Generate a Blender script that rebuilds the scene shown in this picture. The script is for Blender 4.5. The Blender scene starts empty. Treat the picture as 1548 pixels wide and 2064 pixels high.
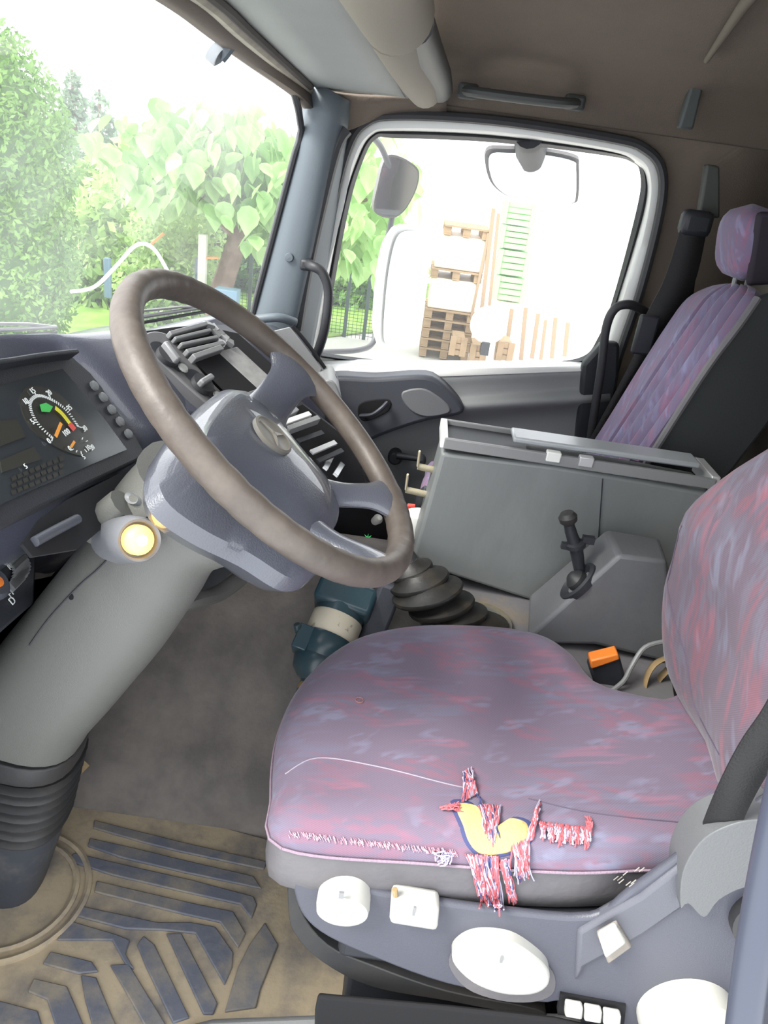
import bpy, bmesh, math, random
import numpy as np
from mathutils import Vector, Matrix
from mathutils.bvhtree import BVHTree
from math import sin, cos, pi, radians
SC = bpy.context.scene
COL = SC.collection
random.seed(7)
# ------------------------------------------------------------------ camera
F = 1550.0
CAM = np.array([0, 0, 1.22])
pp, rr = radians(25), radians(8)
f_ = np.array([cos(pp), 0, -sin(pp)]); r0 = np.array([0, -1., 0]); u0 = np.array([sin(pp), 0, cos(pp)])
R_ = cos(rr) * r0 + sin(rr) * u0
U_ = -sin(rr) * r0 + cos(rr) * u0
cd = bpy.data.cameras.new('camera'); co = bpy.data.objects.new('camera', cd); COL.objects.link(co)
cd.sensor_fit = 'VERTICAL'; cd.sensor_height = 36; cd.sensor_width = 27
cd.lens = F / 2064 * 36; cd.clip_start = .02; cd.clip_end = 200
M3 = Matrix(((R_[0], U_[0], -f_[0]), (R_[1], U_[1], -f_[1]), (R_[2], U_[2], -f_[2])))
co.matrix_world = Matrix.Translation(Vector(CAM)) @ M3.to_4x4()
SC.camera = co
# ------------------------------------------------------------------ sky, light, exposure
SC.view_settings.view_transform = 'Standard'; SC.view_settings.look = 'None'
SC.view_settings.gamma = 1; SC.view_settings.use_curve_mapping = False
SC.view_settings.exposure = 0.5
w = bpy.data.worlds.new('sky'); SC.world = w; w.use_nodes = True
bg = w.node_tree.nodes['Background']; bg.inputs[0].default_value = (.93, .965, 1, 1); bg.inputs[1].default_value = 2.1
sd = bpy.data.lights.new('sun', 'SUN'); so = bpy.data.objects.new('sun', sd); COL.objects.link(so)
sd.energy = 4.5; sd.angle = radians(22); sd.color = (1, .97, .9)
so.rotation_euler = Vector((-.45, .8, .95)).to_track_quat('Z', 'Y').to_euler()   # soft sun behind cloud, front left

# ------------------------------------------------------------------ geometry helpers
def ray(px, py):
    return f_ + R_ * (px - 774) / F - U_ * (py - 1032) / F
def at(px, py, X=None, Y=None, Z=None):
    v = ray(px, py)
    t = (X - CAM[0]) / v[0] if X is not None else (Y - CAM[1]) / v[1] if Y is not None else (Z - CAM[2]) / v[2]
    return Vector(CAM + v * t)
def atp(px, py, O, N):
    v = ray(px, py); N = np.array(N); O = np.array(O)
    return Vector(CAM + v * (((O - CAM) @ N) / (v @ N)))
def ats(pts, **k): return [at(x, y, **k) for x, y in pts]
def cr(pts, n=6, closed=False):
    P = [Vector(p) for p in pts]; out = []; m = len(P)
    for i in range(m if closed else m - 1):
        if closed: a, b, c, d = P[i - 1], P[i], P[(i + 1) % m], P[(i + 2) % m]
        else: a, b, c, d = P[max(i - 1, 0)], P[i], P[i + 1], P[min(i + 2, m - 1)]
        for k in range(n):
            t = k / n
            out.append(.5 * ((2 * b) + (c - a) * t + (2 * a - 5 * b + 4 * c - d) * t * t + (3 * b - a - 3 * c + d) * t ** 3))
    if not closed: out.append(P[-1])
    return out
def resample(pts, n, closed=True):
    P = list(pts) + ([pts[0]] if closed else [])
    L = [0]
    for a, b in zip(P, P[1:]): L.append(L[-1] + (b - a).length)
    out = []; j = 0; m = n if closed else n - 1
    for i in range(n):
        s = L[-1] * i / m
        while j < len(L) - 2 and L[j + 1] < s: j += 1
        t = (s - L[j]) / max(L[j + 1] - L[j], 1e-9)
        out.append(P[j].lerp(P[j + 1], min(max(t, 0), 1)))
    return out

class MB:
    """collects verts and faces for one mesh"""
    def __init__(s): s.v = []; s.f = []
    def add(s, V, Fc):
        o = len(s.v); s.v += [tuple(p) for p in V]; s.f += [tuple(i + o for i in q) for q in Fc]; return s
    def loft(s, rings, closed=True, cap=True):
        n = len(rings[0]); V = [p for r in rings for p in r]; Fc = []
        for i in range(len(rings) - 1):
            for j in range(n if closed else n - 1):
                k = (j + 1) % n
                Fc.append((i * n + j, i * n + k, (i + 1) * n + k, (i + 1) * n + j))
        if cap and closed: Fc += [tuple(range(n))[::-1], tuple(range((len(rings) - 1) * n, len(rings) * n))]
        return s.add(V, Fc)
    def tube(s, pts, r, n=10, sx=1, cap=True, up=None):
        pts = [Vector(p) for p in pts]; m = len(pts)
        rs = r if isinstance(r, (list, tuple)) else [r] * m
        rings = []; N = None
        for i, p in enumerate(pts):
            t = (pts[min(i + 1, m - 1)] - pts[max(i - 1, 0)]).normalized()
            if N is None:
                a = Vector(up) if up else (Vector((0, 0, 1)) if abs(t.z) < .9 else Vector((1, 0, 0)))
                N = (a - t * a.dot(t)).normalized()
            else: N = (N - t * N.dot(t)).normalized()
            B = t.cross(N)
            rings.append([p + N * rs[i] * cos(2 * pi * k / n) + B * rs[i] * sx * sin(2 * pi * k / n) for k in range(n)])
        return s.loft(rings, True, cap)
    def lathe(s, prof, O, ax, n=24, sx=1, ex=None):
        O = Vector(O); ax = Vector(ax).normalized()
        a = Vector(ex) if ex else (Vector((0, 0, 1)) if abs(ax.z) < .9 else Vector((1, 0, 0)))
        e1 = (a - ax * a.dot(ax)).normalized(); e2 = ax.cross(e1)
        return s.loft([[O + ax * h + e1 * r * sx * cos(2 * pi * k / n) + e2 * r * sin(2 * pi * k / n) for k in range(n)] for r, h in prof])
    def prism(s, pts, vec):
        pts = [Vector(p) for p in pts]; vec = Vector(vec); n = len(pts)
        V = pts + [p + vec for p in pts]
        Fc = [tuple(range(n)), tuple(range(2 * n - 1, n - 1, -1))] + [(i, i + n, (i + 1) % n + n, (i + 1) % n) for i in range(n)]
        return s.add(V, Fc)
    def box(s, c, d, ex=(1, 0, 0), ey=(0, 1, 0), ez=None):
        c = Vector(c); ex = Vector(ex).normalized(); ey = Vector(ey); ey = (ey - ex * ey.dot(ex)).normalized()
        ez = ex.cross(ey)
        V = [c + ex * d[0] / 2 * i + ey * d[1] / 2 * j + ez * d[2] / 2 * k for i in (-1, 1) for j in (-1, 1) for k in (-1, 1)]
        return s.add(V, [(0, 1, 3, 2), (4, 6, 7, 5), (0, 4, 5, 1), (2, 3, 7, 6), (0, 2, 6, 4), (1, 5, 7, 3)])
    def grid(s, rows):
        m = len(rows[0]); return s.add([p for r in rows for p in r], [(i * m + j, i * m + j + 1, (i + 1) * m + j + 1, (i + 1) * m + j) for i in range(len(rows) - 1) for j in range(m - 1)])
def ident(o, label=None, cat=None, group=None, kind=None):
    if label: o['label'] = label
    if cat: o['category'] = cat
    if group: o['group'] = group
    if kind: o['kind'] = kind
    return o
def make(name, mb, mat, parent=None, bevel=0, seg=2, smooth=True, solid=0, sub=0, **k):
    me = bpy.data.meshes.new(name); me.from_pydata(mb.v, [], mb.f)
    bm = bmesh.new(); bm.from_mesh(me); bmesh.ops.recalc_face_normals(bm, faces=bm.faces); bm.to_mesh(me); bm.free()
    if smooth:
        me.shade_smooth()
        try: me.set_sharp_from_angle(angle=radians(38))
        except Exception: pass
    me.materials.append(mat)
    o = bpy.data.objects.new(name, me); COL.objects.link(o)
    if parent is not None:
        par = parent
        T = Vector((0, 0, 0)); q = par
        while q: T += q.location; q = q.parent
        o.parent = par; o.location = -T
    if solid:
        m = o.modifiers.new('s', 'SOLIDIFY'); m.thickness = solid; m.offset = 0
    if bevel:
        m = o.modifiers.new('b', 'BEVEL'); m.width = bevel; m.segments = seg; m.limit_method = 'ANGLE'; m.angle_limit = radians(35)
    if sub:
        m = o.modifiers.new('u', 'SUBSURF'); m.levels = sub; m.render_levels = sub
    return ident(o, **k)
def thing(name, loc, label, cat, group=None, kind=None):
    o = bpy.data.objects.new(name, None); COL.objects.link(o); o.location = loc; o.empty_display_size = .05
    return ident(o, label, cat, group, kind)
def text(name, s, size, O, ex, ey, mat, parent, depth=.0004):
    cu = bpy.data.curves.new('t', 'FONT'); cu.body = s; cu.size = size; cu.align_x = 'CENTER'; cu.align_y = 'CENTER'; cu.extrude = depth; cu.resolution_u = 3
    t = bpy.data.objects.new('t', cu); COL.objects.link(t)
    dg = bpy.context.evaluated_depsgraph_get(); me = bpy.data.meshes.new_from_object(t.evaluated_get(dg))
    ex = Vector(ex).normalized(); ey = Vector(ey); ey = (ey - ex * ey.dot(ex)).normalized(); ez = ex.cross(ey)
    V = [Vector(O) + ex * v.co.x + ey * v.co.y + ez * v.co.z for v in me.vertices]; Fc = [tuple(p.vertices) for p in me.polygons]
    bpy.data.objects.remove(t); bpy.data.curves.remove(cu); bpy.data.meshes.remove(me)
    mb = MB(); mb.add(V, Fc); return make(name, mb, mat, parent, smooth=False)
def bvh(mb): return BVHTree.FromPolygons([Vector(v) for v in mb.v], mb.f)
def hit(px, py, tree, off=0.0):
    d = Vector(ray(px, py)).normalized(); loc, n, i, dist = tree.ray_cast(Vector(CAM), d)
    if loc is None: return None, None
    if n.dot(d) > 0: n = -n
    return loc + n * off, n

# ------------------------------------------------------------------ materials
def mat(name, col, rough=.5, bump=0, bscale=200, metal=0, mott=0, mscale=6, col2=None, spec=.5, emit=None, estr=0, stretch=(1, 1, 1), lo=.42, hi=.62, coat=0):
    m = bpy.data.materials.new(name); m.use_nodes = True; nt = m.node_tree; b = nt.nodes['Principled BSDF']
    N = nt.nodes.new; L = nt.links.new
    b.inputs['Base Color'].default_value = (*col, 1); b.inputs['Roughness'].default_value = rough; b.inputs['Metallic'].default_value = metal
    b.inputs['Specular IOR Level'].default_value = spec
    if coat: b.inputs['Coat Weight'].default_value = coat
    if emit: b.inputs['Emission Color'].default_value = (*emit, 1); b.inputs['Emission Strength'].default_value = estr
    tc = N('ShaderNodeTexCoord'); mp = N('ShaderNodeMapping'); mp.inputs['Scale'].default_value = stretch; L(tc.outputs['Object'], mp.inputs[0])
    if mott:
        nz = N('ShaderNodeTexNoise'); nz.inputs['Scale'].default_value = mscale; nz.inputs['Detail'].default_value = 7; nz.inputs['Roughness'].default_value = .62
        rp = N('ShaderNodeValToRGB'); rp.color_ramp.elements[0].position = lo; rp.color_ramp.elements[1].position = hi
        c2 = col2 or tuple(c * .5 for c in col)
        mx = N('ShaderNodeMix'); mx.data_type = 'RGBA'; mx.inputs[6].default_value = (*col, 1); mx.inputs[7].default_value = (*c2, 1)
        ml = N('ShaderNodeMath'); ml.operation = 'MULTIPLY'; ml.inputs[1].default_value = mott
        L(mp.outputs[0], nz.inputs['Vector']); L(nz.outputs['Fac'], rp.inputs[0]); L(rp.outputs[0], ml.inputs[0]); L(ml.outputs[0], mx.inputs[0]); L(mx.outputs[2], b.inputs['Base Color'])
    if bump:
        n2 = N('ShaderNodeTexNoise'); n2.inputs['Scale'].default_value = bscale; n2.inputs['Detail'].default_value = 4
        bp = N('ShaderNodeBump'); bp.inputs['Strength'].default_value = bump; bp.inputs['Distance'].default_value = .002
        L(mp.outputs[0], n2.inputs['Vector']); L(n2.outputs['Fac'], bp.inputs['Height']); L(bp.outputs[0], b.inputs['Normal'])
    return m
def fabric(name, base, red, blue, rot, dens=1.0):
    """woven seat cloth: plum ground with diagonal brush strokes in red and slate blue"""
    m = bpy.data.materials.new(name); m.use_nodes = True; nt = m.node_tree; b = nt.nodes['Principled BSDF']; N = nt.nodes.new; L = nt.links.new
    b.inputs['Roughness'].default_value = .85; b.inputs['Specular IOR Level'].default_value = .25
    b.inputs['Sheen Weight'].default_value = .15; b.inputs['Sheen Roughness'].default_value = .4
    tc = N('ShaderNodeTexCoord')
    cur = None
    def mixin(a, fac, col):
        mx = N('ShaderNodeMix'); mx.data_type = 'RGBA'
        if isinstance(a, tuple): mx.inputs[6].default_value = (*a, 1)
        else: L(a, mx.inputs[6])
        mx.inputs[7].default_value = (*col, 1); L(fac, mx.inputs[0]); return mx.outputs[2]
    cur = base
    for i, (col, r, sc, off, th) in enumerate([(blue, rot, 1.0, 0, .47), (red, tuple(a + .35 for a in rot), 1.15, 5.3, .50), (tuple(min(1, c * 1.5) for c in blue), tuple(a - .25 for a in rot), 1.6, 9.1, .57), (tuple(min(1, c * 1.25) for c in red), rot, 1.5, 13.7, .57)]):
        m0 = N('ShaderNodeMapping'); m0.inputs['Rotation'].default_value = r; L(tc.outputs['Object'], m0.inputs[0])
        mp = N('ShaderNodeMapping'); mp.inputs['Scale'].default_value = (3.4 * sc, 9.5 * sc, 9.5 * sc); mp.inputs['Location'].default_value = (off, off * .7, off * .3)
        L(m0.outputs[0], mp.inputs[0])
        n1 = N('ShaderNodeTexNoise'); n1.inputs['Scale'].default_value = 1.15 * dens; n1.inputs['Detail'].default_value = 1.5; L(mp.outputs[0], n1.inputs['Vector'])
        rp = N('ShaderNodeMapRange'); rp.inputs[1].default_value = th; rp.inputs[2].default_value = th + .09; L(n1.outputs['Fac'], rp.inputs[0])
        m2 = N('ShaderNodeMapping'); m2.inputs['Scale'].default_value = (8, 75, 75); L(m0.outputs[0], m2.inputs[0])
        n2 = N('ShaderNodeTexNoise'); n2.inputs['Scale'].default_value = 1.3; n2.inputs['Detail'].default_value = 1; L(m2.outputs[0], n2.inputs['Vector'])
        r2 = N('ShaderNodeMapRange'); r2.inputs[1].default_value = .40; r2.inputs[2].default_value = .56; L(n2.outputs['Fac'], r2.inputs[0])
        ml = N('ShaderNodeMath'); ml.operation = 'MULTIPLY'; L(rp.outputs[0], ml.inputs[0]); L(r2.outputs[0], ml.inputs[1])
        m3 = N('ShaderNodeMath'); m3.operation = 'MULTIPLY'; m3.inputs[1].default_value = .42; L(ml.outputs[0], m3.inputs[0])
        cur = mixin(cur, m3.outputs[0], col)
    # fine weave
    wv = N('ShaderNodeTexWave'); wv.inputs['Scale'].default_value = 170; wv.bands_direction = 'DIAGONAL'; L(tc.outputs['Object'], wv.inputs['Vector'])
    wr = N('ShaderNodeMapRange'); wr.inputs[3].default_value = 0; wr.inputs[4].default_value = .10; L(wv.outputs['Fac'], wr.inputs[0])
    cur = mixin(cur, wr.outputs[0], (.42, .38, .46))
    L(cur, b.inputs['Base Color'])
    bp = N('ShaderNodeBump'); bp.inputs['Strength'].default_value = .1; bp.inputs['Distance'].default_value = .001; L(wv.outputs['Fac'], bp.inputs['Height']); L(bp.outputs[0], b.inputs['Normal'])
    return m
def glass(name, haze=.0, tint=(1, 1, 1), smear=False):
    m = bpy.data.materials.new(name); m.use_nodes = True; nt = m.node_tree; N = nt.nodes.new; L = nt.links.new
    out = nt.nodes['Material Output']; nt.nodes.remove(nt.nodes['Principled BSDF'])
    tr = N('ShaderNodeBsdfTransparent'); tr.inputs[0].default_value = (*tint, 1)
    gl = N('ShaderNodeBsdfGlossy'); gl.inputs['Roughness'].default_value = .02
    fr = N('ShaderNodeLayerWeight'); fr.inputs[0].default_value = .12; fm = N('ShaderNodeMath'); fm.operation = 'MULTIPLY'; fm.inputs[1].default_value = .45; L(fr.outputs['Facing'], fm.inputs[0])
    mx = N('ShaderNodeMixShader'); L(fm.outputs[0], mx.inputs[0]); L(tr.outputs[0], mx.inputs[1]); L(gl.outputs[0], mx.inputs[2])
    if haze:
        tl = N('ShaderNodeBsdfTranslucent'); tl.inputs[0].default_value = (.95, .97, 1, 1)
        m2 = N('ShaderNodeMixShader'); L(mx.outputs[0], m2.inputs[1]); L(tl.outputs[0], m2.inputs[2])
        if smear:
            tc = N('ShaderNodeTexCoord'); mp = N('ShaderNodeMapping'); mp.inputs['Scale'].default_value = (1, 1, .7); mp.inputs['Rotation'].default_value = (.6, .2, .3); L(tc.outputs['Object'], mp.inputs[0])
            nz = N('ShaderNodeTexNoise'); nz.inputs['Scale'].default_value = 2.6; nz.inputs['Detail'].default_value = 5; L(mp.outputs[0], nz.inputs['Vector'])
            r = N('ShaderNodeMapRange'); r.inputs[1].default_value = .35; r.inputs[2].default_value = .7; r.inputs[3].default_value = haze * .5; r.inputs[4].default_value = haze * 2.0; L(nz.outputs['Fac'], r.inputs[0]); L(r.outputs[0], m2.inputs[0])
        else: m2.inputs[0].default_value = haze
        L(m2.outputs[0], out.inputs[0])
    else: L(mx.outputs[0], out.inputs[0])
    return m
def leafmat(name, a, b, sc=1.5, trans=.35):
    m = bpy.data.materials.new(name); m.use_nodes = True; nt = m.node_tree; N = nt.nodes.new; L = nt.links.new
    p = nt.nodes['Principled BSDF']; p.inputs['Roughness'].default_value = .45
    tc = N('ShaderNodeTexCoord'); nz = N('ShaderNodeTexNoise'); nz.inputs['Scale'].default_value = sc; nz.inputs['Detail'].default_value = 4; L(tc.outputs['Object'], nz.inputs['Vector'])
    rp = N('ShaderNodeValToRGB'); rp.color_ramp.elements[0].position = .35; rp.color_ramp.elements[1].position = .65; rp.color_ramp.elements[0].color = (*a, 1); rp.color_ramp.elements[1].color = (*b, 1)
    L(nz.outputs['Fac'], rp.inputs[0]); L(rp.outputs[0], p.inputs['Base Color'])
    t = N('ShaderNodeBsdfTranslucent'); L(rp.outputs[0], t.inputs[0]); mx = N('ShaderNodeMixShader'); mx.inputs[0].default_value = trans
    L(p.outputs[0], mx.inputs[1]); L(t.outputs[0], mx.inputs[2]); L(mx.outputs[0], nt.nodes['Material Output'].inputs[0]); return m

m_dash = mat('dash_plastic', (.075, .08, .11), .36, .25, 500, spec=.9, coat=.5)
m_dashlt = mat('grey_plastic', (.22, .225, .23), .45, .2, 500)
m_console = mat('console_face', (.13, .13, .135), .4, .15, 400)
m_dark = mat('dark_plastic', (.022, .024, .03), .5, .2, 400)
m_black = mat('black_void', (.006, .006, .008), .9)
m_rub = mat('rubber', (.026, .027, .029), .5, .2, 120, mott=.35, mscale=9, col2=(.06, .05, .042))
m_shroud = mat('shroud_plastic', (.128, .13, .12), .42, .25, 600, mott=.25, mscale=3, col2=(.11, .11, .10))
m_hub = mat('hub_plastic', (.09, .098, .125), .30, .3, 450, mott=.35, mscale=5, col2=(.085, .085, .09), coat=.6)
m_rim = mat('worn_rim', (.085, .070, .060), .48, .5, 60, mott=.8, mscale=11, col2=(.135, .113, .095))
m_vinyl = mat('grey_vinyl', (.12, .115, .125), .5, .35, 90, mott=.3, mscale=14, col2=(.17, .16, .155))
m_base = mat('seat_base', (.075, .078, .10), .42, .2, 500)
m_white = mat('white_plastic', (.50, .50, .47), .38, mott=.25, mscale=16, col2=(.42, .40, .35))
m_box = mat('box_grey', (.165, .178, .18), .45, .3, 60, mott=.5, mscale=4, col2=(.24, .25, .25), stretch=(1, 1, .5))
m_steel = mat('bare_edge', (.62, .63, .64), .3, metal=.4)
m_roof = mat('roof_cloth', (.155, .125, .10), .95, .5, 350, mott=.4, mscale=4, col2=(.115, .095, .08))
m_rear = mat('rear_cloth', (.15, .135, .11), .95, .5, 350, mott=.4, mscale=4, col2=(.105, .095, .08))
m_shelf = mat('header_panel', (.30, .32, .31), .6, .2, 400, mott=.3, mscale=3, col2=(.24, .26, .25))
m_headtrim = mat('header_trim', (.36, .33, .26), .6, .2, 300, mott=.6, mscale=12, col2=(.2, .17, .14))
m_handle = mat('roof_handle', (.05, .055, .055), .6)
m_roll = mat('roll', (.24, .215, .175), .7, .15, 300)
m_pillar = mat('pillar_plastic', (.125, .15, .17), .5, .2, 400)
m_seal = mat('seal', (.035, .036, .04), .5, .1, 200)
m_frame = mat('white_frame', (.78, .79, .76), .35)
m_belt = mat('belt', (.009, .009, .010), .7, .6, 400)
m_door = mat('door_panel', (.25, .26, .265), .5, .2, 400)
m_doorlo = mat('door_lower', (.16, .165, .175), .55, .2, 400)
m_wing = mat('door_wing', (.06, .065, .08), .5, .2, 400)
m_floor = mat('carpet', (.135, .122, .115), .8, .8, 90, mott=.9, mscale=5, col2=(.27, .24, .215), lo=.45, hi=.72)
m_mat = mat('mat_dirt', (.44, .36, .25), .85, .8, 60, mott=.9, mscale=10, col2=(.17, .16, .16), lo=.45, hi=.68)
m_rib = mat('mat_rib', (.13, .14, .175), .6, .6, 80, mott=.85, mscale=13, col2=(.30, .26, .20), lo=.44, hi=.68)
m_teal = mat('teal_paint', (.03, .065, .085), .3, .2, 60, mott=.4, mscale=20, col2=(.06, .075, .08))
m_paper = mat('paper_band', (.66, .60, .48), .6, mott=.8, mscale=60, col2=(.3, .26, .2), lo=.58, hi=.66)
m_orange = mat('orange_plastic', (.85, .22, .03), .4)
m_tan = mat('tan_leather', (.36, .25, .12), .6, .4, 60, mott=.6, mscale=12, col2=(.12, .09, .06))
m_foam = mat('yellow_foam', (.72, .52, .20), .9, .8, 180, mott=.4, mscale=20, col2=(.55, .40, .16))
m_threadr = mat('red_thread', (.50, .12, .14), .8)
m_threadw = mat('pale_thread', (.42, .39, .50), .8)
m_threadn = mat('navy_thread', (.05, .06, .16), .8)
m_clean = mat('display', (.03, .035, .04), .15, mott=.2, mscale=3, col2=(.05, .06, .065))
m_lcd = mat('lcd', (.035, .035, .03), .2)
m_print = mat('white_print', (.75, .78, .76), .5)
m_needle = mat('needle', (.85, .33, .03), .4)
m_green = mat('green_print', (.05, .5, .09), .5); m_yellow = mat('yellow_print', (.75, .68, .03), .5); m_red = mat('red_print', (.75, .08, .06), .5)
m_capglow = mat('knob_cap_glow', (.9, .55, .15), .3, emit=(1, .62, .18), estr=1.3)  # added glow for the blown-out orange knob cap
m_capglowc = mat('cap_glow_hot', (1, .9, .6), .3, emit=(1, .86, .5), estr=1.6)
m_chrome = mat('mirror', (.85, .87, .88), .03, metal=1)
m_mirback = mat('mirror_case', (.16, .15, .15), .4, .1, 100)
m_beige = mat('beige_metal', (.45, .40, .28), .4, metal=.2, mott=.3, mscale=40)
C_seat = fabric('seat_cloth', (.165, .128, .182), (.29, .105, .15), (.16, .175, .25), (0, 0, 1.35), 1.5)
C_back = fabric('back_cloth', (.125, .092, .122), (.28, .075, .095), (.14, .155, .205), (.2, 1.15, .3), 1.5)
C_back2 = fabric('passenger_cloth', (.15, .12, .20), (.25, .09, .15), (.18, .19, .31), (.2, 1.1, .3), 2.0)
g_wind = glass('windscreen_glass', .07, smear=True); g_side = glass('side_glass', .03)

# ------------------------------------------------------------------ cab shell (setting)
def structure(name, mb, m, label=None, **k): return make(name, mb, m, None, kind='structure', label=label, **k)
# floor with engine tunnel: one profile swept along the cab
prof = [(.50, -.16), (.505, -.004), (.53, 0), (.60, 0), (.80, 0), (1.0, 0), (1.02, 0), (1.065, .004), (1.08, .03), (1.10, .07), (1.14, .105), (1.20, .15), (1.28, .24), (1.36, .32), (1.44, .375), (1.56, .385), (1.66, .37), (1.72, .3), (1.76, .05), (1.80, 0), (2.2, 0)]
P2 = cr([(x, 0, z) for x, z in prof], 4)
mb = MB(); mb.grid([[Vector((p.x, y, p.z)) for p in P2] for y in [-.95 + .05 * i for i in range(35)]])
structure('floor', mb, m_floor, solid=.006)
mb = MB(); mb.prism([(1.0, .80, 0), (2.2, .80, 0), (2.2, .80, .66), (1.0, .80, .66)], (0, .02, 0)); mb.prism([(.48, .80, 0), (1.0, .80, 0), (1.0, .80, .66), (.48, .80, .66)], (0, .02, 0))
mb.prism([(2.19, .30, 0), (2.19, .80, 0), (2.19, .80, .66), (2.19, .45, .72), (2.19, .30, .60)], (.02, 0, 0)); mb.prism([(.46, .50, 0), (.46, .80, 0), (.46, .80, .66), (.46, .50, .66)], (-.02, 0, 0)); mb.prism([(.46, .52, .655), (2.2, .44, .655), (2.2, .80, .655), (.46, .80, .655)], (0, 0, .006))
structure('wall_front', mb, m_dark)
mb = MB(); q_ = [at(335, 2070, X=.70), at(430, 2046, X=.70), at(700, 2036, X=.70), at(960, 2030, X=.70), at(1300, 2040, X=.70)]; mb.prism(q_ + [Vector((.70, q_[-1].y, -.15)), Vector((.70, q_[0].y, -.15))], (-.27, 0, 0)); structure('trim_1', mb, m_dashlt, 'grey door sill at the foot of the cab opening', bevel=.012)
# ceiling: headliner falls in a curve onto the side walls
S = cr([(.44, 0, 1.46), (.9, 0, 1.56), (1.5, 0, 1.56), (1.9, 0, 1.50), (2.08, 0, 1.455), (2.15, 0, 1.42), (2.195, 0, 1.375), (2.22, 0, 1.345)], 5)
mb = MB(); mb.grid([[Vector((p.x, y, p.z)) for p in S] for y in [-.92 + .05 * i for i in range(21)]]); structure('ceiling', mb, m_roof, solid=.012)
mb = MB(); mb.prism([(.44, -.90, 0), (2.3, -.90, 0), (2.3, -.90, 1.7), (.44, -.90, 1.7)], (0, -.02, 0)); structure('wall_rear', mb, m_rear)
# driver-side pillar behind the open doorway
mb = MB(); mb.box((.44, -.80, .75), (.05, .26, 1.7)); structure('wall_left', mb, m_rear)

# ---- passenger side wall and door
XD = 2.20
outer = [(668, 420), (700, 300), (735, 248), (800, 232), (1000, 243), (1230, 278), (1300, 300), (1334, 345), (1330, 430), (1290, 590), (1240, 745), (1215, 900), (1190, 1050), (900, 1060), (560, 1040), (585, 800), (625, 600)]
inner = [(690, 420), (712, 320), (745, 268), (800, 257), (1000, 264), (1220, 296), (1288, 318), (1312, 355), (1308, 430), (1268, 590), (1222, 730), (1195, 900), (1175, 1040), (900, 1045), (575, 1025), (602, 800), (645, 600)]
gout = [(688, 420), (718, 325), (748, 272), (800, 263), (1000, 272), (1220, 302), (1280, 325), (1304, 360), (1298, 430), (1250, 590), (1216, 690), (1180, 728), (1060, 738), (900, 744), (640, 718), (644, 690), (655, 600)]
gin = [(702, 420), (730, 325), (757, 279), (800, 277), (1000, 286), (1220, 312), (1275, 326), (1291, 348), (1287, 410), (1240, 590), (1207, 680), (1168, 722), (1060, 733), (900, 739), (652, 712), (655, 690), (668, 600)]
def strip(a, xa, b, xb, n=160):
    A = resample(cr(ats(a, X=xa), 6, True), n); B = []
    BB = cr(ats(b, X=xb), 6, True)
    A = cr(ats(a, X=xa), 10, True); B = cr(ats(b, X=xb), 10, True)
    return A, B
# side wall: everything around the door opening
oc = cr(ats(outer, X=XD + .02), 10, True)
cx = sum((p.y for p in oc)) / len(oc); cz = sum((p.z for p in oc)) / len(oc)
big = []
for p in oc:
    dy, dz = p.y - cx, p.z - cz; s = max(abs(dy) / .95, abs(dz) / 1.3); 
    yy = cx + dy / s; zz = cz + dz / s
    big.append(Vector((XD + .04, min(max(yy, -.95), .36), min(max(zz, -.1), 1.5))))
mb = MB(); mb.loft([oc, big], cap=False); structure('wall_right', mb, m_roof, solid=.01)
D = thing('door_1', at(900, 1050, X=XD), 'pale passenger door with its window, dark armrest panel and winder', 'door', kind='structure')
del D['category']
# rubber seal around the door
mb = MB(); oo = cr(ats(outer, X=XD), 8, True); mb.tube(oo + [oo[0]], .0125, 8, cap=False); make('door_seal', mb, m_seal, D)
A, B = strip(inner, XD + .015, gout, XD + .05); mb = MB(); mb.loft([cr(ats(outer, X=XD + .01), 10, True), A, [p.lerp(q, .5) + Vector((-.012, 0, 0)) for p, q in zip(A, B)], B], cap=False); make('window_frame', mb, m_frame, D, solid=.006)
A, B = strip(gout, XD + .048, gin, XD + .06); mb = MB(); mb.loft([A, [p.lerp(q, .5) + Vector((-.01, 0, 0)) for p, q in zip(A, B)], B], cap=False); make('window_seal', mb, m_seal, D, solid=.004)
mb = MB(); mb.prism(resample(cr(ats(gin, X=XD + .062), 6, True), 80), (.004, 0, 0)); make('window_pane', mb, g_side, D, smooth=False)
# door trim panel
def row(y0, y1, X, xs): return [at(x, y0 + (y1 - y0) * (x - 560) / (1230 - 560), X=X) for x in xs]
xs = [560 + 67 * i for i in range(11)]
rows = [row(725, 733, XD + .055, xs), row(745, 735, XD + .02, xs), row(765, 740, XD - .03, xs), row(775, 748, XD - .045, xs), row(800, 765, XD - .045, xs), row(825, 782, XD - .05, xs), row(838, 796, XD - .07, xs), row(850, 806, XD - .07, xs), row(870, 822, XD - .045, xs), row(900, 850, XD - .035, xs), row(1000, 930, XD - .03, xs), row(1250, 1150, XD - .02, xs)]
mb = MB(); mb.grid([cr(r, 2) for r in zip(*[cr(list(c), 4) for c in zip(*rows)])][0:0] or [list(r) for r in zip(*[cr(list(c), 4) for c in zip(*rows)])]); make('door_panel', mb, m_door, D, solid=.006)
mb = MB(); mb.grid([row(724, 731, XD + .05, xs[1:]), row(737, 735, XD + .01, xs[1:]), row(752, 738, XD - .034, xs[1:]), row(772, 746, XD - .049, xs[1:])]); make('window_sill', mb, mat('sill_white', (.80, .80, .78), .3), D, solid=.004)
wing = [(640, 768), (760, 762), (850, 757), (885, 767), (915, 795), (937, 826), (925, 838), (860, 850), (790, 872), (735, 896), (690, 930), (640, 935), (600, 860)]
mb = MB(); mb.prism(resample(cr(ats(wing, X=XD - .10), 6, True), 60), (.08, 0, 0)); make('armrest', mb, m_wing, D, bevel=.012, seg=3, label='dark blue armrest wing')
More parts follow.
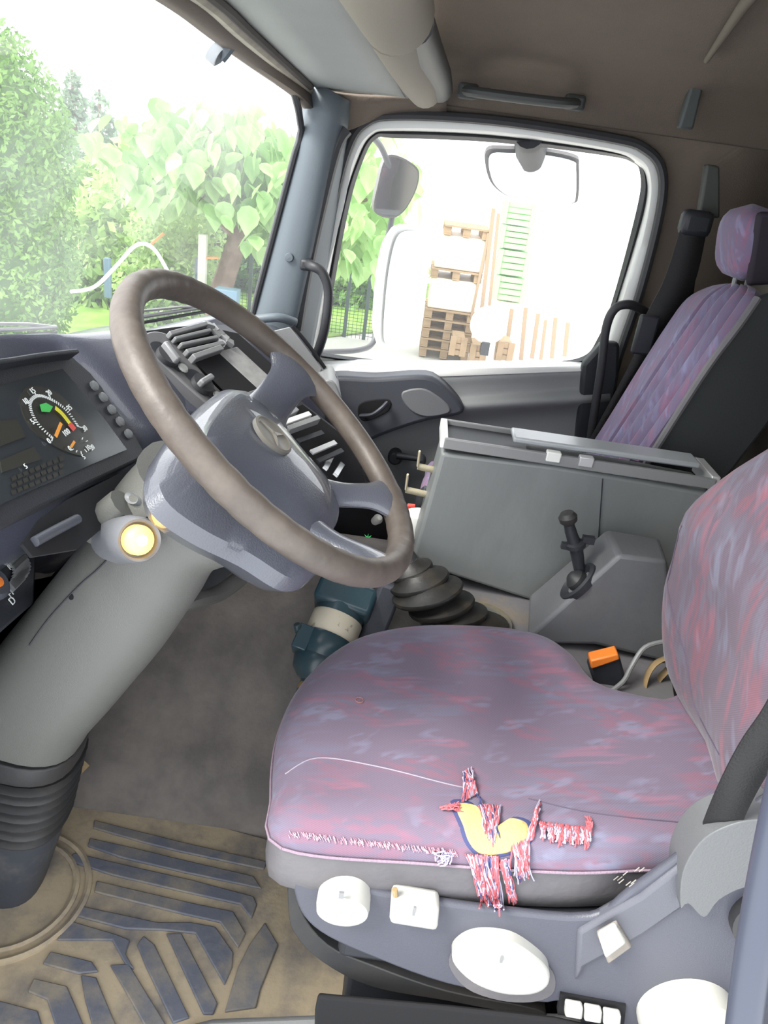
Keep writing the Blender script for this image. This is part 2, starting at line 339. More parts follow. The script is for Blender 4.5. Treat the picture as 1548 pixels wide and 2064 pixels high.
mb = MB(); mb.prism(resample(cr(ats([(812, 790), (850, 783), (880, 797), (906, 820), (903, 834), (860, 841), (830, 830), (812, 808)], X=XD - .104), 4, True), 40), (.01, 0, 0)); make('pull_cup', mb, m_doorlo, D, bevel=.004)
mb = MB(); mb.prism(resample(cr(ats([(722, 838), (724, 815), (750, 806), (785, 806), (786, 826), (760, 842), (735, 850)], X=XD - .103), 4, True), 40), (.01, 0, 0)); make('handle_recess', mb, m_black, D, bevel=.003)
mb = MB(); mb.tube(cr([at(728, 838, X=XD - .11), at(750, 836, X=XD - .13), at(768, 824, X=XD - .13), at(780, 812, X=XD - .115)], 5), .006, 8, sx=1.6); make('door_handle', mb, m_wing, D)
# window winder
mb = MB(); c = at(797, 918, X=XD - .05); mb.lathe([(.018, .03), (.022, 0), (.022, -.02), (.015, -.03)], c, (1, 0, 0)); mb.tube([at(800, 918, X=XD - .075), at(852, 926, X=XD - .08)], [.011, .008], 10)
mb.lathe([(.008, .02), (.013, 0), (.013, -.02), (.008, -.035)], at(850, 925, X=XD - .10), (1, 0, 0)); make('window_winder', mb, m_dark, D)

# ---- windscreen: curved glass between header and cowl
base = [(.38, .60, .76), (.9, .69, .76), (1.3, .68, .76), (1.7, .60, .76), (2.0, .50, .758), (2.12, .437, .755)]
head = [Vector((.38, .34, 1.36)), Vector((.8, .36, 1.36)), at(347, 0, X=1.2), at(430, 65, X=1.5), at(505, 122, X=1.75), at(590, 182, X=2.02), at(620, 212, X=2.11)]
wb = resample(cr(base, 6), 40, False); wh = resample(cr(head, 6), 40, False)
W1 = thing('window_1', (1.3, .6, .76), 'large hazy windscreen with a black rubber surround', 'windscreen', kind='structure'); del W1['category']
mb = MB(); mb.grid([[a.lerp(b, t / 10) + Vector((0, .035 * sin(pi * t / 10) * (1 - (i / 39) ** 4), 0)) for i, (a, b) in enumerate(zip(wb, wh))] for t in range(11)]); make('window_pane', mb, g_wind, W1)
side = [wb[-1].lerp(wh[-1], t / 10) for t in range(10)]
mb = MB(); mb.tube(cr(wb[:-1] + side + wh[:-2][::-1], 2), .009, 8); make('window_seal', mb, m_seal, W1)
# A pillar trim
mb = MB()
pl_ = [[(508, 640), (618, 200)], [(540, 645), (640, 222)], [(585, 652), (668, 238)], [(600, 668), (690, 252)], [(625, 720), (705, 262)]]
cols = []
for (a, b), xx in zip(pl_, (2.13, 2.10, 2.10, 2.13, 2.21)):
    cols.append([at(a[0] + (b[0] - a[0]) * t, a[1] + (b[1] - a[1]) * t, X=xx) for t in (-.45, 0, .2, .4, .6, .8, 1, 1.12)])
mb.grid([cr(c, 4) for c in zip(*[cr(list(q), 1) for q in cols])]); T1 = structure('trim_2', mb, m_pillar, 'slate grey windscreen pillar beside the passenger door', solid=.008)
mb = MB(); mb.lathe([(.0, -.006), (.010, -.005), (.012, 0), (.012, .005)], at(583, 519, X=2.09), (1, 0, 0), 16); make('screw_cover', mb, m_pillar, T1)
mb = MB(); a = [at(600, 665, X=2.125), at(617, 560, X=2.125), at(645, 430, X=2.125), at(678, 300, X=2.125), at(700, 262, X=2.13)]; mb.tube(cr(a, 5), .014, 8); make('pillar_seal', mb, m_seal, T1)
# header: roof shelf panel, beige trim strip, rolled edge
mb = MB()
def line(a, b, n, xa, xb): return [at(a[0] + (b[0] - a[0]) * t / n, a[1] + (b[1] - a[1]) * t / n, X=xa + (xb - xa) * t / n) for t in range(n + 1)]
H0 = [Vector((p.x, p.y - .012, p.z - .004)) for p in wh]
h1 = resample(cr([Vector((.38, .32, 1.36)), Vector((.8, .34, 1.36)), at(392, 0, X=1.22), at(470, 68, X=1.5), at(545, 128, X=1.8), at(610, 175, X=2.06), at(626, 190, X=2.12)], 6), 40, False)
h2 = resample(cr([Vector((.38, .28, 1.36)), Vector((.8, .30, 1.37)), at(442, 0, X=1.25), at(500, 55, X=1.5), at(570, 120, X=1.8), at(622, 168, X=2.06), at(632, 178, X=2.12)], 6), 40, False)
mb = MB(); mb.grid([[p + Vector((0, .02, 0)) for p in H0], H0, h1]); structure('trim_3', mb, mat('header_edge', (.13, .105, .085), .8, .4, 200), 'brown cloth edge along the top of the windscreen', solid=.01)
mb = MB(); mb.grid([h1, [a.lerp(b, .5) + Vector((0, 0, -.006)) for a, b in zip(h1, h2)], h2]); structure('trim_4', mb, m_headtrim, 'beige strip between windscreen edge and roof panel', solid=.008)
mb = MB(); a = [p + Vector((0, -.002, -.003)) for p in h2]; mb.tube(a[:-1], .009, 8); structure('trim_5', mb, mat('header_groove', (.05, .042, .038), .8), 'dark brown groove beside the beige header strip')
r1 = [p + Vector((0, -.008, .004)) for p in h2]
r2 = resample([at(738, 0, X=1.2) * 1 + (at(738, 0, X=1.2) - at(765, 80, X=1.6)) * 1.2, at(738, 0, X=1.2), at(765, 70, X=1.55), at(795, 135, X=1.85), at(822, 192, X=2.13)], 40, False)
mb = MB(); mb.grid([r1, [a.lerp(b, .35) for a, b in zip(r1, r2)], [a.lerp(b, .7) for a, b in zip(r1, r2)], r2]); structure('trim_6', mb, m_shelf, 'smooth grey roof panel between windscreen and rolled roof tube', solid=.01)
# corner cloth between header, pillar and door
mb = MB(); mb.grid([cr([at(618, 178, X=2.11), at(720, 192, X=2.14), at(830, 196, X=2.15), at(900, 200, X=2.17)], 4), cr([at(620, 205, X=2.12), at(690, 215, X=2.15), at(800, 205, X=2.17), at(900, 215, X=2.19)], 4), cr([at(640, 232, X=2.12), at(695, 262, X=2.17), at(770, 236, X=2.2), at(900, 240, X=2.22)], 4)]); structure('trim_7', mb, m_roof, 'brown roof cloth corner above the windscreen pillar', solid=.01)
# rolled tube (blind) under the roof
T = thing('sun_blind_roll', at(800, 60, X=1.6), 'beige rolled sun blind tube under the roof beside the grey panel', 'blind')
mb = MB(); mb.tube([at(795, 40, X=1.45), at(815, 90, X=1.7), at(845, 150, X=1.98), at(858, 182, X=2.12)], [.052, .052, .05, .04], 20); make('roll_end', mb, m_roll, T)
mb = MB(); mb.tube([at(740, -160, X=.95), at(765, -60, X=1.15), at(800, 25, X=1.42)], .060, 22); make('roll_cover', mb, m_roll, T, bevel=.006)
mb = MB(); mb.tube([at(832, 45, X=1.45), at(856, 100, X=1.72), at(880, 150, X=1.98), at(888, 180, X=2.12)], [.035, .035, .033, .03], 16); make('roll_rail', mb, m_seal, T)
mb = MB(); mb.tube([at(742, 30, X=1.35), at(780, 110, X=1.7), at(822, 190, X=2.1)], .010, 8); make('roll_track', mb, m_seal, T)
# roof hook near the windscreen top
T = thing('visor_hook', at(452, 85, X=1.75), 'small grey visor hook hanging at the top of the windscreen', 'hook')
mb = MB(); mb.tube(cr([at(462, 82, X=1.6), at(450, 100, X=1.6), at(440, 112, X=1.6)], 4), [.016] * 9, 8, sx=.5); make('hook_arm', mb, m_pillar, T)
mb = MB(); mb.lathe([(.006, -.012), (.017, -.006), (.017, .012), (.010, .018)], at(436, 112, X=1.6), Vector((0, .8, .5)), 14); make('hook_pad', mb, m_pillar, T)
# grab handle over the door, cover plates
T = thing('roof_grab_handle', at(1050, 190, X=2.13), 'grey grab handle on the brown cloth above the passenger door', 'handle')
mb = MB(); mb.tube(cr([at(935, 182, X=2.15), at(960, 186, X=2.10), at(1050, 198, X=2.09), at(1140, 208, X=2.10), at(1165, 207, X=2.15)], 5), .012, 10, sx=1.3); make('grip', mb, m_handle, T)
for x, y in ((943, 184), (1158, 207)):
    mb = MB(); mb.box(at(x, y, X=2.14), (.035, .05, .035)); make('handle_mount', mb, m_handle, T, bevel=.008)
mb = MB(); mb.prism(resample(cr(ats([(1000, 72), (1075, 82), (1078, 100), (1002, 92)], X=2.05), 2, True), 24), (.01, 0, 0)); ident(make('roof_label_plate', mb, mat('plate', (.13, .10, .09), .8)), 'small flat brown plate on the roof cloth above the grab handle', 'plate')
# rear side pillar covers and belt slider
mb = MB(); mb.prism(ats([(1408, 120), (1432, 118), (1398, 262), (1368, 258)], X=2.1), (.03, 0, 0)); ident(make('pillar_cover', mb, mat('cover', (.07, .08, .08), .6, .2, 200), bevel=.006), 'dark grey narrow cover plate high on the rear cab pillar', 'cover')
mb = MB(); mb.tube([at(1640, -160, X=1.3), at(1500, 10, X=1.62), at(1424, 122, X=1.92)], [.012, .011, .006], 12); structure('trim_8', mb, mat('edge_trim', (.15, .13, .10), .9, .3, 300), 'beige padded roof edge in the rear corner')
mb = MB(); mb.prism(ats([(1425, 330), (1452, 335), (1452, 440), (1408, 440)], X=2.08), (.03, 0, 0)); ident(make('belt_height_slider', mb, mat('slider', (.06, .065, .06), .6), bevel=.006), 'dark slotted belt height slider on the rear pillar', 'slider')
# seat belt of the passenger seat
T = thing('passenger_seat_belt', at(1400, 440, X=2.05), 'black passenger seat belt hanging from the rear pillar', 'belt')
mb = MB(); mb.box(at(1402, 450, X=2.04), (.05, .075, .06)); make('belt_guide', mb, m_dark, T, bevel=.015)
def ribbon(pairs, X, th=.003):
    mb = MB(); A = cr([at(a[0], a[1], X=(x)) for (a, b), x in zip(pairs, X)], 6); B = cr([at(b[0], b[1], X=x) for (a, b), x in zip(pairs, X)], 6)
    mb.grid([[a, a.lerp(b, .5) + Vector((-.002, 0, 0)), b] for a, b in zip(A, B)]); return mb
make('belt_webbing', ribbon([((1378, 440), (1428, 445)), ((1340, 560), (1400, 570)), ((1300, 640), (1352, 660)), ((1285, 700), (1320, 705)), ((1240, 790), (1262, 790)), ((1178, 905), (1200, 905))], [2.03, 2.03, 2.04, 2.05, 2.05, 2.06]), m_belt, T, solid=.003)
make('belt_webbing', ribbon([((1385, 445), (1420, 450)), ((1375, 560), (1402, 560)), ((1355, 660), (1388, 660)), ((1330, 720), (1372, 722)), ((1310, 850), (1350, 850))], [2.06] * 5), m_belt, T, solid=.003)
mb = MB(); mb.box(at(1300, 675, X=2.02), (.02, .05, .10), ez=None); make('belt_tongue', mb, m_dark, T, bevel=.006)
# grab bars beside the door
T = thing('entry_grab_bar', at(650, 640, X=2.16), 'black curved grab bar on the windscreen pillar side of the door', 'grab bar')
mb = MB(); mb.tube(cr([at(612, 530, X=2.14), at(628, 536, X=2.08), at(650, 550, X=2.07), at(662, 590, X=2.07), at(655, 660, X=2.07), at(640, 710, X=2.10), at(628, 735, X=2.16)], 6), [.013] * 37, 10); make('bar', mb, m_seal, T)
mb = MB(); mb.box(at(620, 532, X=2.12), (.06, .035, .03)); make('bar_mount', mb, m_seal, T, bevel=.008)
T = thing('rear_grab_bar', at(1215, 800, X=2.12), 'black looped grab bar at the rear edge of the passenger door', 'grab bar')
mb = MB(); mb.tube(cr([at(1300, 628, X=2.14), at(1270, 614, X=2.09), at(1240, 622, X=2.08), at(1222, 660, X=2.08), at(1212, 740, X=2.08), at(1195, 850, X=2.09), at(1185, 930, X=2.12)], 6), .012, 10); make('bar', mb, m_seal, T)
mb = MB(); mb.prism(ats([(1175, 735), (1215, 690), (1250, 692), (1248, 760), (1225, 900), (1160, 900)], X=2.13), (.04, 0, 0)); make('bar_base', mb, m_dark, T, bevel=.01)

# ------------------------------------------------------------------ dashboard
DB = thing('dashboard', (1.2, .6, .55), 'dark blue grey wraparound dashboard with cluster, controls and stripped centre console', 'dashboard')
st = {  # X : profile from cowl over crest down to the knee edge (Y, Z)
    .46: [(.66, .74), (.60, .90), (.54, .955), (.52, .94), (.50, .88), (.48, .80), (.48, .70), (.55, .62)],
    .85: [(.70, .74), (.58, .90), (.515, .957), (.50, .94), (.48, .88), (.44, .80), (.46, .70), (.55, .60)],
    .98: [(.70, .74), (.55, .90), (.485, .945), (.46, .925), (.43, .87), (.40, .80), (.42, .69), (.52, .58)],
    1.03: [(.70, .74), (.53, .90), (.46, .938), (.425, .922), (.375, .87), (.328, .79), (.37, .68), (.50, .56)],
    1.22: [(.69, .74), (.52, .89), (.44, .91), (.40, .895), (.34, .84), (.28, .765), (.33, .66), (.50, .52)],
    1.30: [(.69, .74), (.52, .86), (.45, .88), (.43, .86), (.40, .80), (.34, .74), (.36, .62), (.50, .50)],
    1.45: [(.66, .74), (.50, .85), (.43, .87), (.41, .85), (.37, .77), (.32, .70), (.33, .60), (.47, .48)],
    1.62: [(.62, .74), (.46, .84), (.39, .862), (.36, .85), (.32, .78), (.27, .70), (.28, .60), (.45, .46)],
    1.72: [(.60, .72), (.45, .80), (.36, .81), (.30, .79), (.23, .74), (.19, .68), (.20, .58), (.42, .46)],
    1.90: [(.54, .72), (.46, .78), (.38, .79), (.31, .76), (.24, .70), (.19, .63), (.22, .54), (.42, .42)],
    2.14: [(.44, .70), (.41, .735), (.36, .74), (.31, .71), (.25, .65), (.20, .58), (.24, .50), (.40, .40)]}
rows = [cr([(x, y, z) for y, z in st[x]], 4) for x in sorted(st)]
G = [cr(list(c), 5) for c in zip(*rows)]
dm = MB(); dm.grid(G)
make('dash_body', dm, m_dash, DB, solid=.004); dash_t = bvh(dm)
# lower dash behind the column
mb = MB(); mb.grid([cr([(x, .45, .60), (x, .36 - .0 * x, .52), (x, .42, .44), (x, .60, .42)], 5) for x in (1.02, 1.15, 1.3, 1.45, 1.62, 1.75)]); make('knee_panel', mb, m_dark, DB, solid=.01)
mb = MB(); mb.tube(cr([at(350, 1222, X=1.12), at(400, 1208, X=1.15), at(440, 1196, X=1.2), at(480, 1168, X=1.26), at(520, 1132, X=1.36)], 5), [.012] * 21, 8, sx=1.6); make('knee_edge', mb, m_shroud, DB)
mb = MB(); mb.prism(ats([(395, 1195), (440, 1180), (470, 1150), (500, 1118), (430, 1130), (380, 1170)], X=1.30), (.01, .02, 0)); make('knee_recess', mb, m_dark, DB)

# instrument cluster
TR = at(145, 712, X=.965); BR = at(285, 905, X=.965)
vdn = (BR - TR).normalized(); NC = Vector((1, 0, 0)).cross(vdn).normalized()
if NC.y > 0: NC = -NC
def cl(px, py, off=0): return atp(px, py, TR + NC * off, NC)
IC = thing('instrument_cluster', cl(100, 900), 'black instrument cluster with round dials behind the steering wheel', 'instrument cluster')
out = [(-60, 735), (0, 728), (60, 718), (142, 710), (150, 720), (183, 750), (206, 778), (228, 814), (275, 878), (294, 914), (276, 930), (180, 975), (80, 1025), (-60, 1095)]
mb = MB(); mb.prism([cl(x, y, .0) for x, y in out], -NC * .05); make('bezel', mb, m_dark, IC, bevel=.004)
mb = MB(); A = [cl(x, y, .0) for x, y in [(-60, 742), (0, 734), (60, 724), (135, 715)]]; hw_ = Vector((0, -.5, .87)); mb.loft([[p - NC * .02, p + NC * .018, p + NC * .018 + vdn * .006, p - NC * .02 + vdn * .008] for p in cr(A, 4)]); make('cluster_hood', mb, m_dark, IC, bevel=.002)
face = [(-60, 790), (0, 778), (60, 760), (126, 743), (170, 793), (215, 850), (256, 906), (180, 938), (60, 990), (-60, 1045)]
mb = MB(); mb.prism([cl(x, y, .004) for x, y in face], -NC * .01); make('display_face', mb, m_clean, IC)
mb = MB(); mb.prism([cl(x, y, .006) for x, y in [(0, 848), (35, 845), (52, 880), (0, 900)]], -NC * .004); make('lcd_window', mb, m_lcd, IC)
mb = MB(); mb.prism([cl(x, y, .006) for x, y in [(0, 928), (68, 900), (85, 925), (5, 952)]], -NC * .004); make('lcd_window', mb, m_lcd, IC)
piv = cl(117, 843, .006); ex = Vector((1, 0, 0)); ey = -vdn
rad = (cl(106.6, 880, .006) - piv).length
DIALS = {}
def dialpt(px, py): return cl(px, py, .0075)
def quad(mbx, a, b, w_):
    d = (b - a).normalized(); s = NC.cross(d) * w_ / 2; mbx.prism([a - s, b - s, b + s, a + s], NC * .0006)
ring = cr([dialpt(x, y) for x, y in [(106, 881), (76, 851), (63, 817), (77, 801), (103, 808), (132, 828), (155, 859)]], 8)
cen = dialpt(115, 846)
mb = MB(); rr_ = cr([cl(x, y, .0055) for x, y in [(105, 895), (62, 862), (42, 815), (50, 783), (80, 778), (120, 795), (160, 835), (185, 870), (188, 900), (170, 918), (140, 912)]], 5, True); mb.prism(rr_, -NC * .003); dial = make('dial_plate', mb, m_lcd, IC)
tk = MB()
for i, p in enumerate(ring):
    L_ = .007 if i % 8 == 0 else .004
    quad(tk, p, p + (p - cen).normalized() * L_, .0012)
make('tick_marks', tk, m_print, dial)
for s_, (x, y) in zip(['0', '5', '10', '15', '20', '25', '30'], [(99, 889), (66, 850), (52, 809), (66, 788), (99, 792), (140, 822), (171, 864)]):
    text('dial_number', s_, .0095, cl(x, y, .0075), ex, ey, m_print, dial)
mb = MB(); quad(mb, cl(123, 853, .011), cl(112, 880, .011), .004); make('needle', mb, m_needle, dial)
mb = MB(); quad(mb, cl(150, 890, .011), cl(143, 901, .011), .003); make('needle', mb, m_needle, dial)
mb = MB(); mb.prism([cl(x, y, .008) for x, y in [(80, 816), (92, 812), (106, 820), (100, 831), (84, 830)]], NC * .0005); make('green_zone', mb, m_green, dial)
def arc(pts, w_):
    m_ = MB(); q = cr([cl(x, y, .008) for x, y in pts], 5)
    for a, b in zip(q, q[1:]): quad(m_, a, b + (b - a) * .1, w_)
    return m_
make('yellow_zone', arc([(111, 822), (125, 834), (140, 853)], .006), m_yellow, dial)
make('red_zone', arc([(140, 854), (150, 866)], .009), m_red, dial)
text('dial_number', '100', .010, cl(134, 872, .0075), ex, ey, m_print, dial)
for s_, (x, y) in zip(['0', '5', '10', '20'], [(141, 904), (169, 921), (178, 903), (186, 902)]): text('dial_number', s_, .009, cl(x, y, .0075), ex, ey, m_print, dial)
tk = MB()
for i, (x, y) in enumerate([(148, 905), (155, 908), (163, 910), (170, 906), (175, 898), (173, 890), (165, 886)]): quad(tk, cl(x, y, .0075), cl(x, y, .0075) + (cl(x, y, .0075) - cl(161, 896, .0075)).normalized() * .004, .001)
make('tick_marks', tk, m_print, dial)
# warning lamp field: small framed tiles
for i in range(3):
    for j in range(9):
        x0, y0 = 22 + j * 12 - i * 0, 962 - j * 5 + i * 14
        mb = MB(); mb.prism([cl(x0, y0, .0055), cl(x0 + 9, y0 - 4, .0055), cl(x0 + 12, y0 + 4, .0055), cl(x0 + 3, y0 + 8, .0055)], NC * .0003); make('warning_tile', mb, m_lcd, IC, smooth=False)
text('display_digit', '5', .008, cl(52, 940, .0075), ex, ey, m_print, IC)
for x, y in [(188, 779), (206, 802), (223, 827), (240, 851), (257, 876)]:
    mb = MB(); mb.lathe([(.0068, 0), (.0068, .004), (.004, .006), (0.0005, .006)], cl(x, y, .0), NC, 12); make('button', mb, m_dashlt, IC)
mb = MB(); mb.prism([cl(x, y, -.004) for x, y in [(40, 1100), (75, 1050), (130, 1010), (200, 975), (286, 930), (300, 960), (250, 1010), (210, 1060), (150, 1110), (60, 1125)]], NC * .004); make('under_cluster_shade', mb, m_black, DB)  # flat black sheet painted in for the shade of the deep recess
# side switch bank, left of the column
N2 = Vector((0, -.8, .6)).normalized(); O2 = at(30, 1150, X=.86)
def sw(px, py, off=0): return atp(px, py, O2 + N2 * off, N2)
SP = thing('light_switch_panel', sw(20, 1200), 'black rotary light switch panel at the left edge below the cluster', 'switch panel')
mb = MB(); mb.prism([sw(x, y) for x, y in [(-60, 1110), (0, 1085), (45, 1075), (75, 1110), (70, 1215), (30, 1250), (-60, 1330)]], -N2 * .04); make('panel_plate', mb, m_dark, SP, bevel=.004)
mb = MB(); mb.lathe([(.022, 0), (.022, .016), (.017, .02), (.001, .02)], sw(-28, 1185), N2, 20); make('rotary_knob', mb, m_wing, SP)
mb = MB(); mb.lathe([(.007, 0), (.007, .004), (.001, .005)], sw(-6, 1174, .02), N2, 12); make('knob_mark', mb, m_orange, SP)
mb = MB()
for i in range(9): mb.box(sw(32 + 12 * sin(i * pi / 8) , 1122 + i * 6.5, .004), (.034, .0028, .012), (1, 0, 0), N2)
make('thumb_wheel', mb, m_dashlt, SP)
for s_, x, y, z_ in [('P', 21, 1102, .014), ('F', 14, 1126, .012), ('R', 20, 1143, .011), ('IIII', 31, 1163, .011), ('F1', 22, 1196, .011), ('D', 25, 1211, .014)]: text('symbol', s_, z_, sw(x, y, .002), (1, 0, .0), vdn * -1, m_print, SP)
mb = MB(); mb.grid([cr([at(-60, 1110, X=.9), at(60, 1105, X=.92), at(150, 1055, X=.98), at(200, 1010, X=1.0)], 5), cr([at(-60, 1070, X=.86), at(60, 1040, X=.88), at(150, 1005, X=.93), at(230, 960, X=.97)], 5)]); make('dash_shelf', mb, m_dark, DB, solid=.004)
mb = MB(); mb.tube(cr([cl(70, 1092, .003), cl(110, 1070, .005), cl(156, 1046, .003)], 5), .0055, 10); make('shelf_bar', mb, m_wing, DB)
mb = MB(); mb.prism(ats([(-60, 1330), (30, 1250), (75, 1205), (110, 1160), (60, 1280), (-60, 1400)], X=.92), (0, .05, -.02)); make('column_bracket', mb, m_pillar, DB)

# centre console face (turned towards the driver)
cTL, cBL, cTR = at(300, 680, X=1.25), at(478, 838, X=1.25), at(590, 655, X=1.66)
NX = (cTR - cTL).cross(cBL - cTL).normalized()
if NX.y > 0: NX = -NX
def cc(px, py, off=.0): return atp(px, py, cTL + NX * (off + .055), NX)
def ccs(pts, off=.0): return [cc(x, y, off) for x, y in pts]
mb = MB(); mb.prism(ccs([(288, 668), (345, 660), (400, 655), (480, 672), (560, 745), (560, 790), (475, 838), (430, 800), (330, 715)], -.022), -NX * .10); make('console_body', mb, m_black, DB)
# knob strip with two oval wells
strip_ = [(286, 690), (292, 672), (318, 667), (350, 680), (385, 720), (420, 762), (470, 812), (476, 828), (455, 836), (425, 818), (380, 780), (335, 738)]
mb = MB(); mb.prism(cr(ccs(strip_), 4, True), -NX * .035); KP = make('control_strip', mb, m_console, DB, bevel=.003)
for (cx_, cy_, ang) in ((338, 722, 0), (408, 778, 0)):
    o_ = cr(ccs([(cx_ - 36, cy_ - 25), (cx_ - 18, cy_ - 32), (cx_ + 10, cy_ - 10), (cx_ + 30, cy_ + 18), (cx_ + 24, cy_ + 27), (cx_, cy_ + 10)], .001), 4, True)
    mb = MB(); mb.prism(o_, NX * .0015); make('knob_well', mb, m_dark, KP)
    c0 = cc(cx_ - 2, cy_ - 1, .002); mb = MB(); mb.lathe([(.019, 0), (.018, .008), (.001, .009)], c0, NX, 22); make('knob', mb, m_seal, KP)
    dd = (cc(cx_ + 12, cy_ + 16, 0) - cc(cx_ - 12, cy_ - 16, 0)).normalized() if cy_ < 750 else (cc(cx_ + 16, cy_ - 10, 0) - cc(cx_ - 16, cy_ + 10, 0)).normalized()
    mb = MB(); mb.box(c0 + NX * .012, (.036, .010, .014), dd, NX.cross(dd)); make('knob_grip', mb, m_dashlt, KP, bevel=.003)
    mb = MB(); mb.lathe([(.009, 0), (.007, .003), (.001, .004)], cc(cx_ + 31, cy_ + 20, .003), NX, 12); make('button', mb, m_white, KP)
# blue grey side cheek
mb = MB(); mb.prism(ccs([(296, 712), (335, 745), (425, 820), (450, 838), (440, 850), (380, 830), (320, 770)], -.02), -NX * .06); make('console_cheek', mb, m_dash, DB, bevel=.004)
# vent slot and radio slot frames
mb = MB(); mb.prism(ccs([(392, 728), (440, 712), (525, 790), (470, 808)], .001), NX * .001); make('radio_slot', mb, m_black, DB)
def bar_(a, b, w_, d_, m_, nm, par=DB, off=.004):
    A, B = cc(*a, off), cc(*b, off); t = (B - A).normalized(); mb_ = MB(); mb_.box((A + B) / 2, ((B - A).length, w_, d_), t, NX.cross(t)); return make(nm, mb_, m_, par, bevel=.0015)
bar_((385, 726), (442, 706), .010, .02, m_dashlt, 'slot_frame'); bar_((470, 812), (548, 783), .010, .02, m_console, 'slot_frame')
mb = MB(); mb.prism(ccs([(440, 708), (478, 698), (545, 760), (556, 785), (530, 792)], .002), -NX * .02); make('slot_panel', mb, mat('bare_panel', (.42, .42, .41), .6, .3, 100, mott=.6, mscale=30, col2=(.25, .25, .25)), DB, bevel=.002)
VN = make('vent_box', MB().prism(ccs([(345, 682), (425, 660), (455, 690), (385, 718)], .001), NX * .001), m_black, DB)
for i, (a, b) in enumerate([((340, 676), (415, 655)), ((350, 686), (422, 668)), ((362, 698), (436, 682)), ((374, 712), (448, 694))]):
    bar_(a, b, .008 if i in (0, 3) else .006, .012, m_dashlt, 'vent_slat', VN, .006)
for i, (x, y) in enumerate([(430, 662), (440, 672), (452, 680), (462, 690), (445, 690), (420, 655)]):
    mb = MB(); mb.box(cc(x, y, .006), (.012 + .006 * (i % 2), .008, .014), (1, .3 * (i - 2), .2), NX); make('broken_clip', mb, m_dashlt if i % 2 else m_steel, VN)
# exposed lower vent below the console (seen through the wheel)
for i, (a, b, m_) in enumerate([((560, 848), (595, 828), m_dashlt), ((566, 858), (622, 838), m_frame), ((578, 868), (640, 846), m_dashlt), ((600, 890), (650, 872), m_dark), ((628, 912), (676, 892), m_steel), ((640, 930), (690, 908), m_dark), ((655, 945), (668, 920), m_steel), ((676, 958), (690, 935), m_steel)]):
    A, B = at(*a, X=1.50), at(*b, X=1.58); t = (B - A).normalized(); mb = MB(); mb.box((A + B) / 2, ((B - A).length, .006 + .012 * (i < 3), .012), t, Vector((0, -.5, .8))); make('vent_fragment', mb, m_, DB, bevel=.001)
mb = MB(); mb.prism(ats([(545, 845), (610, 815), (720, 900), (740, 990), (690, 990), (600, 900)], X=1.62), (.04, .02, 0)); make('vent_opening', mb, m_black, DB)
# passenger side dash top: pale ledge, flap with dark gap, corner block
mb = MB(); mb.tube(cr([at(505, 645, X=2.05), at(560, 640, X=2.05), at(595, 650, X=2.08)], 5), .012, 10); make('dash_lip', mb, m_pillar, DB)
mb = MB(); mb.prism(ats([(540, 668), (585, 657), (652, 742), (640, 764), (612, 772)], X=1.93), (.02, .015, -.02)); make('fuse_flap', mb, m_dashlt, DB, bevel=.004)
mb = MB(); mb.prism(ats([(500, 660), (540, 655), (625, 775), (660, 790), (600, 790)], X=1.86), (.02, .015, -.02)); make('dash_top_strip', mb, mat('pale_dash', (.40, .385, .36), .45), DB, bevel=.006)
mb = MB(); mb.prism(ats([(566, 688), (574, 686), (580, 700), (572, 702)], X=1.925), (.004, 0, 0)); make('flap_catch', mb, m_black, DB)
mb = MB(); mb.tube(cr([at(590, 657, X=1.95), at(625, 700, X=1.95), at(655, 742, X=1.95)], 3), .005, 8); make('flap_gap', mb, m_black, DB)
mb = MB(); mb.tube(cr([at(610, 776, X=1.9), at(650, 768, X=1.93), at(672, 760, X=1.96)], 3), [.014] * 7, 8); make('dash_seam', mb, m_dashlt, DB)
mb = MB(); mb.prism(resample(cr(ats([(612, 790), (664, 765), (684, 790), (690, 820), (680, 850), (650, 830)], X=1.80), 4, True), 30), (.22, .03, -.02)); make('dash_corner', mb, m_dashlt, DB, bevel=.004)

# ------------------------------------------------------------------ steering wheel
ta = radians(40); WC = Vector((.9, .143, .899)); wa = Vector((1, 0, 0)); wu = Vector((0, cos(ta), sin(ta))); wn = Vector((0, -sin(ta), cos(ta)))
def wl(a, b, h=0): return WC + wa * a + wu * b + wn * h
SW = thing('steering_wheel', WC - wn * .1, 'large worn brown-rimmed steering wheel with a blue grey hub', 'steering wheel')
n = 144; rings = []
for i in range(n):
    th = 2 * pi * i / n; deg = math.degrees(th)
    rt = .0168 + (.0011 * abs(sin(th * 22)) if 60 < deg < 300 else 0)
    c = wl(.2235 * cos(th), .2235 * sin(th)); e = (wa * cos(th) + wu * sin(th))
    off = -.0016 * abs(sin(th * 22)) if 95 < deg < 290 else 0
    rings.append([c + e * (rt + (off if cos(k * pi / 7) > .3 else 0)) * cos(k * pi / 7) + wn * rt * 1.05 * sin(k * pi / 7) for k in range(14)])
rings.append(rings[0]); mb = MB(); mb.loft(rings, cap=False); make('rim', mb, m_rim, SW)
pad = [(.0, .062), (.06, .060), (.10, .052), (.125, .03), (.12, -.01), (.10, -.06), (.085, -.11), (.05, -.135), (0, -.142)]
pad = pad + [(-a, b) for a, b in pad[1:-1][::-1]]
po = cr([(a, b, 0) for a, b in pad], 5, True)
def padring(s, h, sag=0, sy=None): return [wl(p.x * s, (p.y + .03) * (sy or s) - .03, h - sag * (p.x * s / .12) ** 2) for p in po]
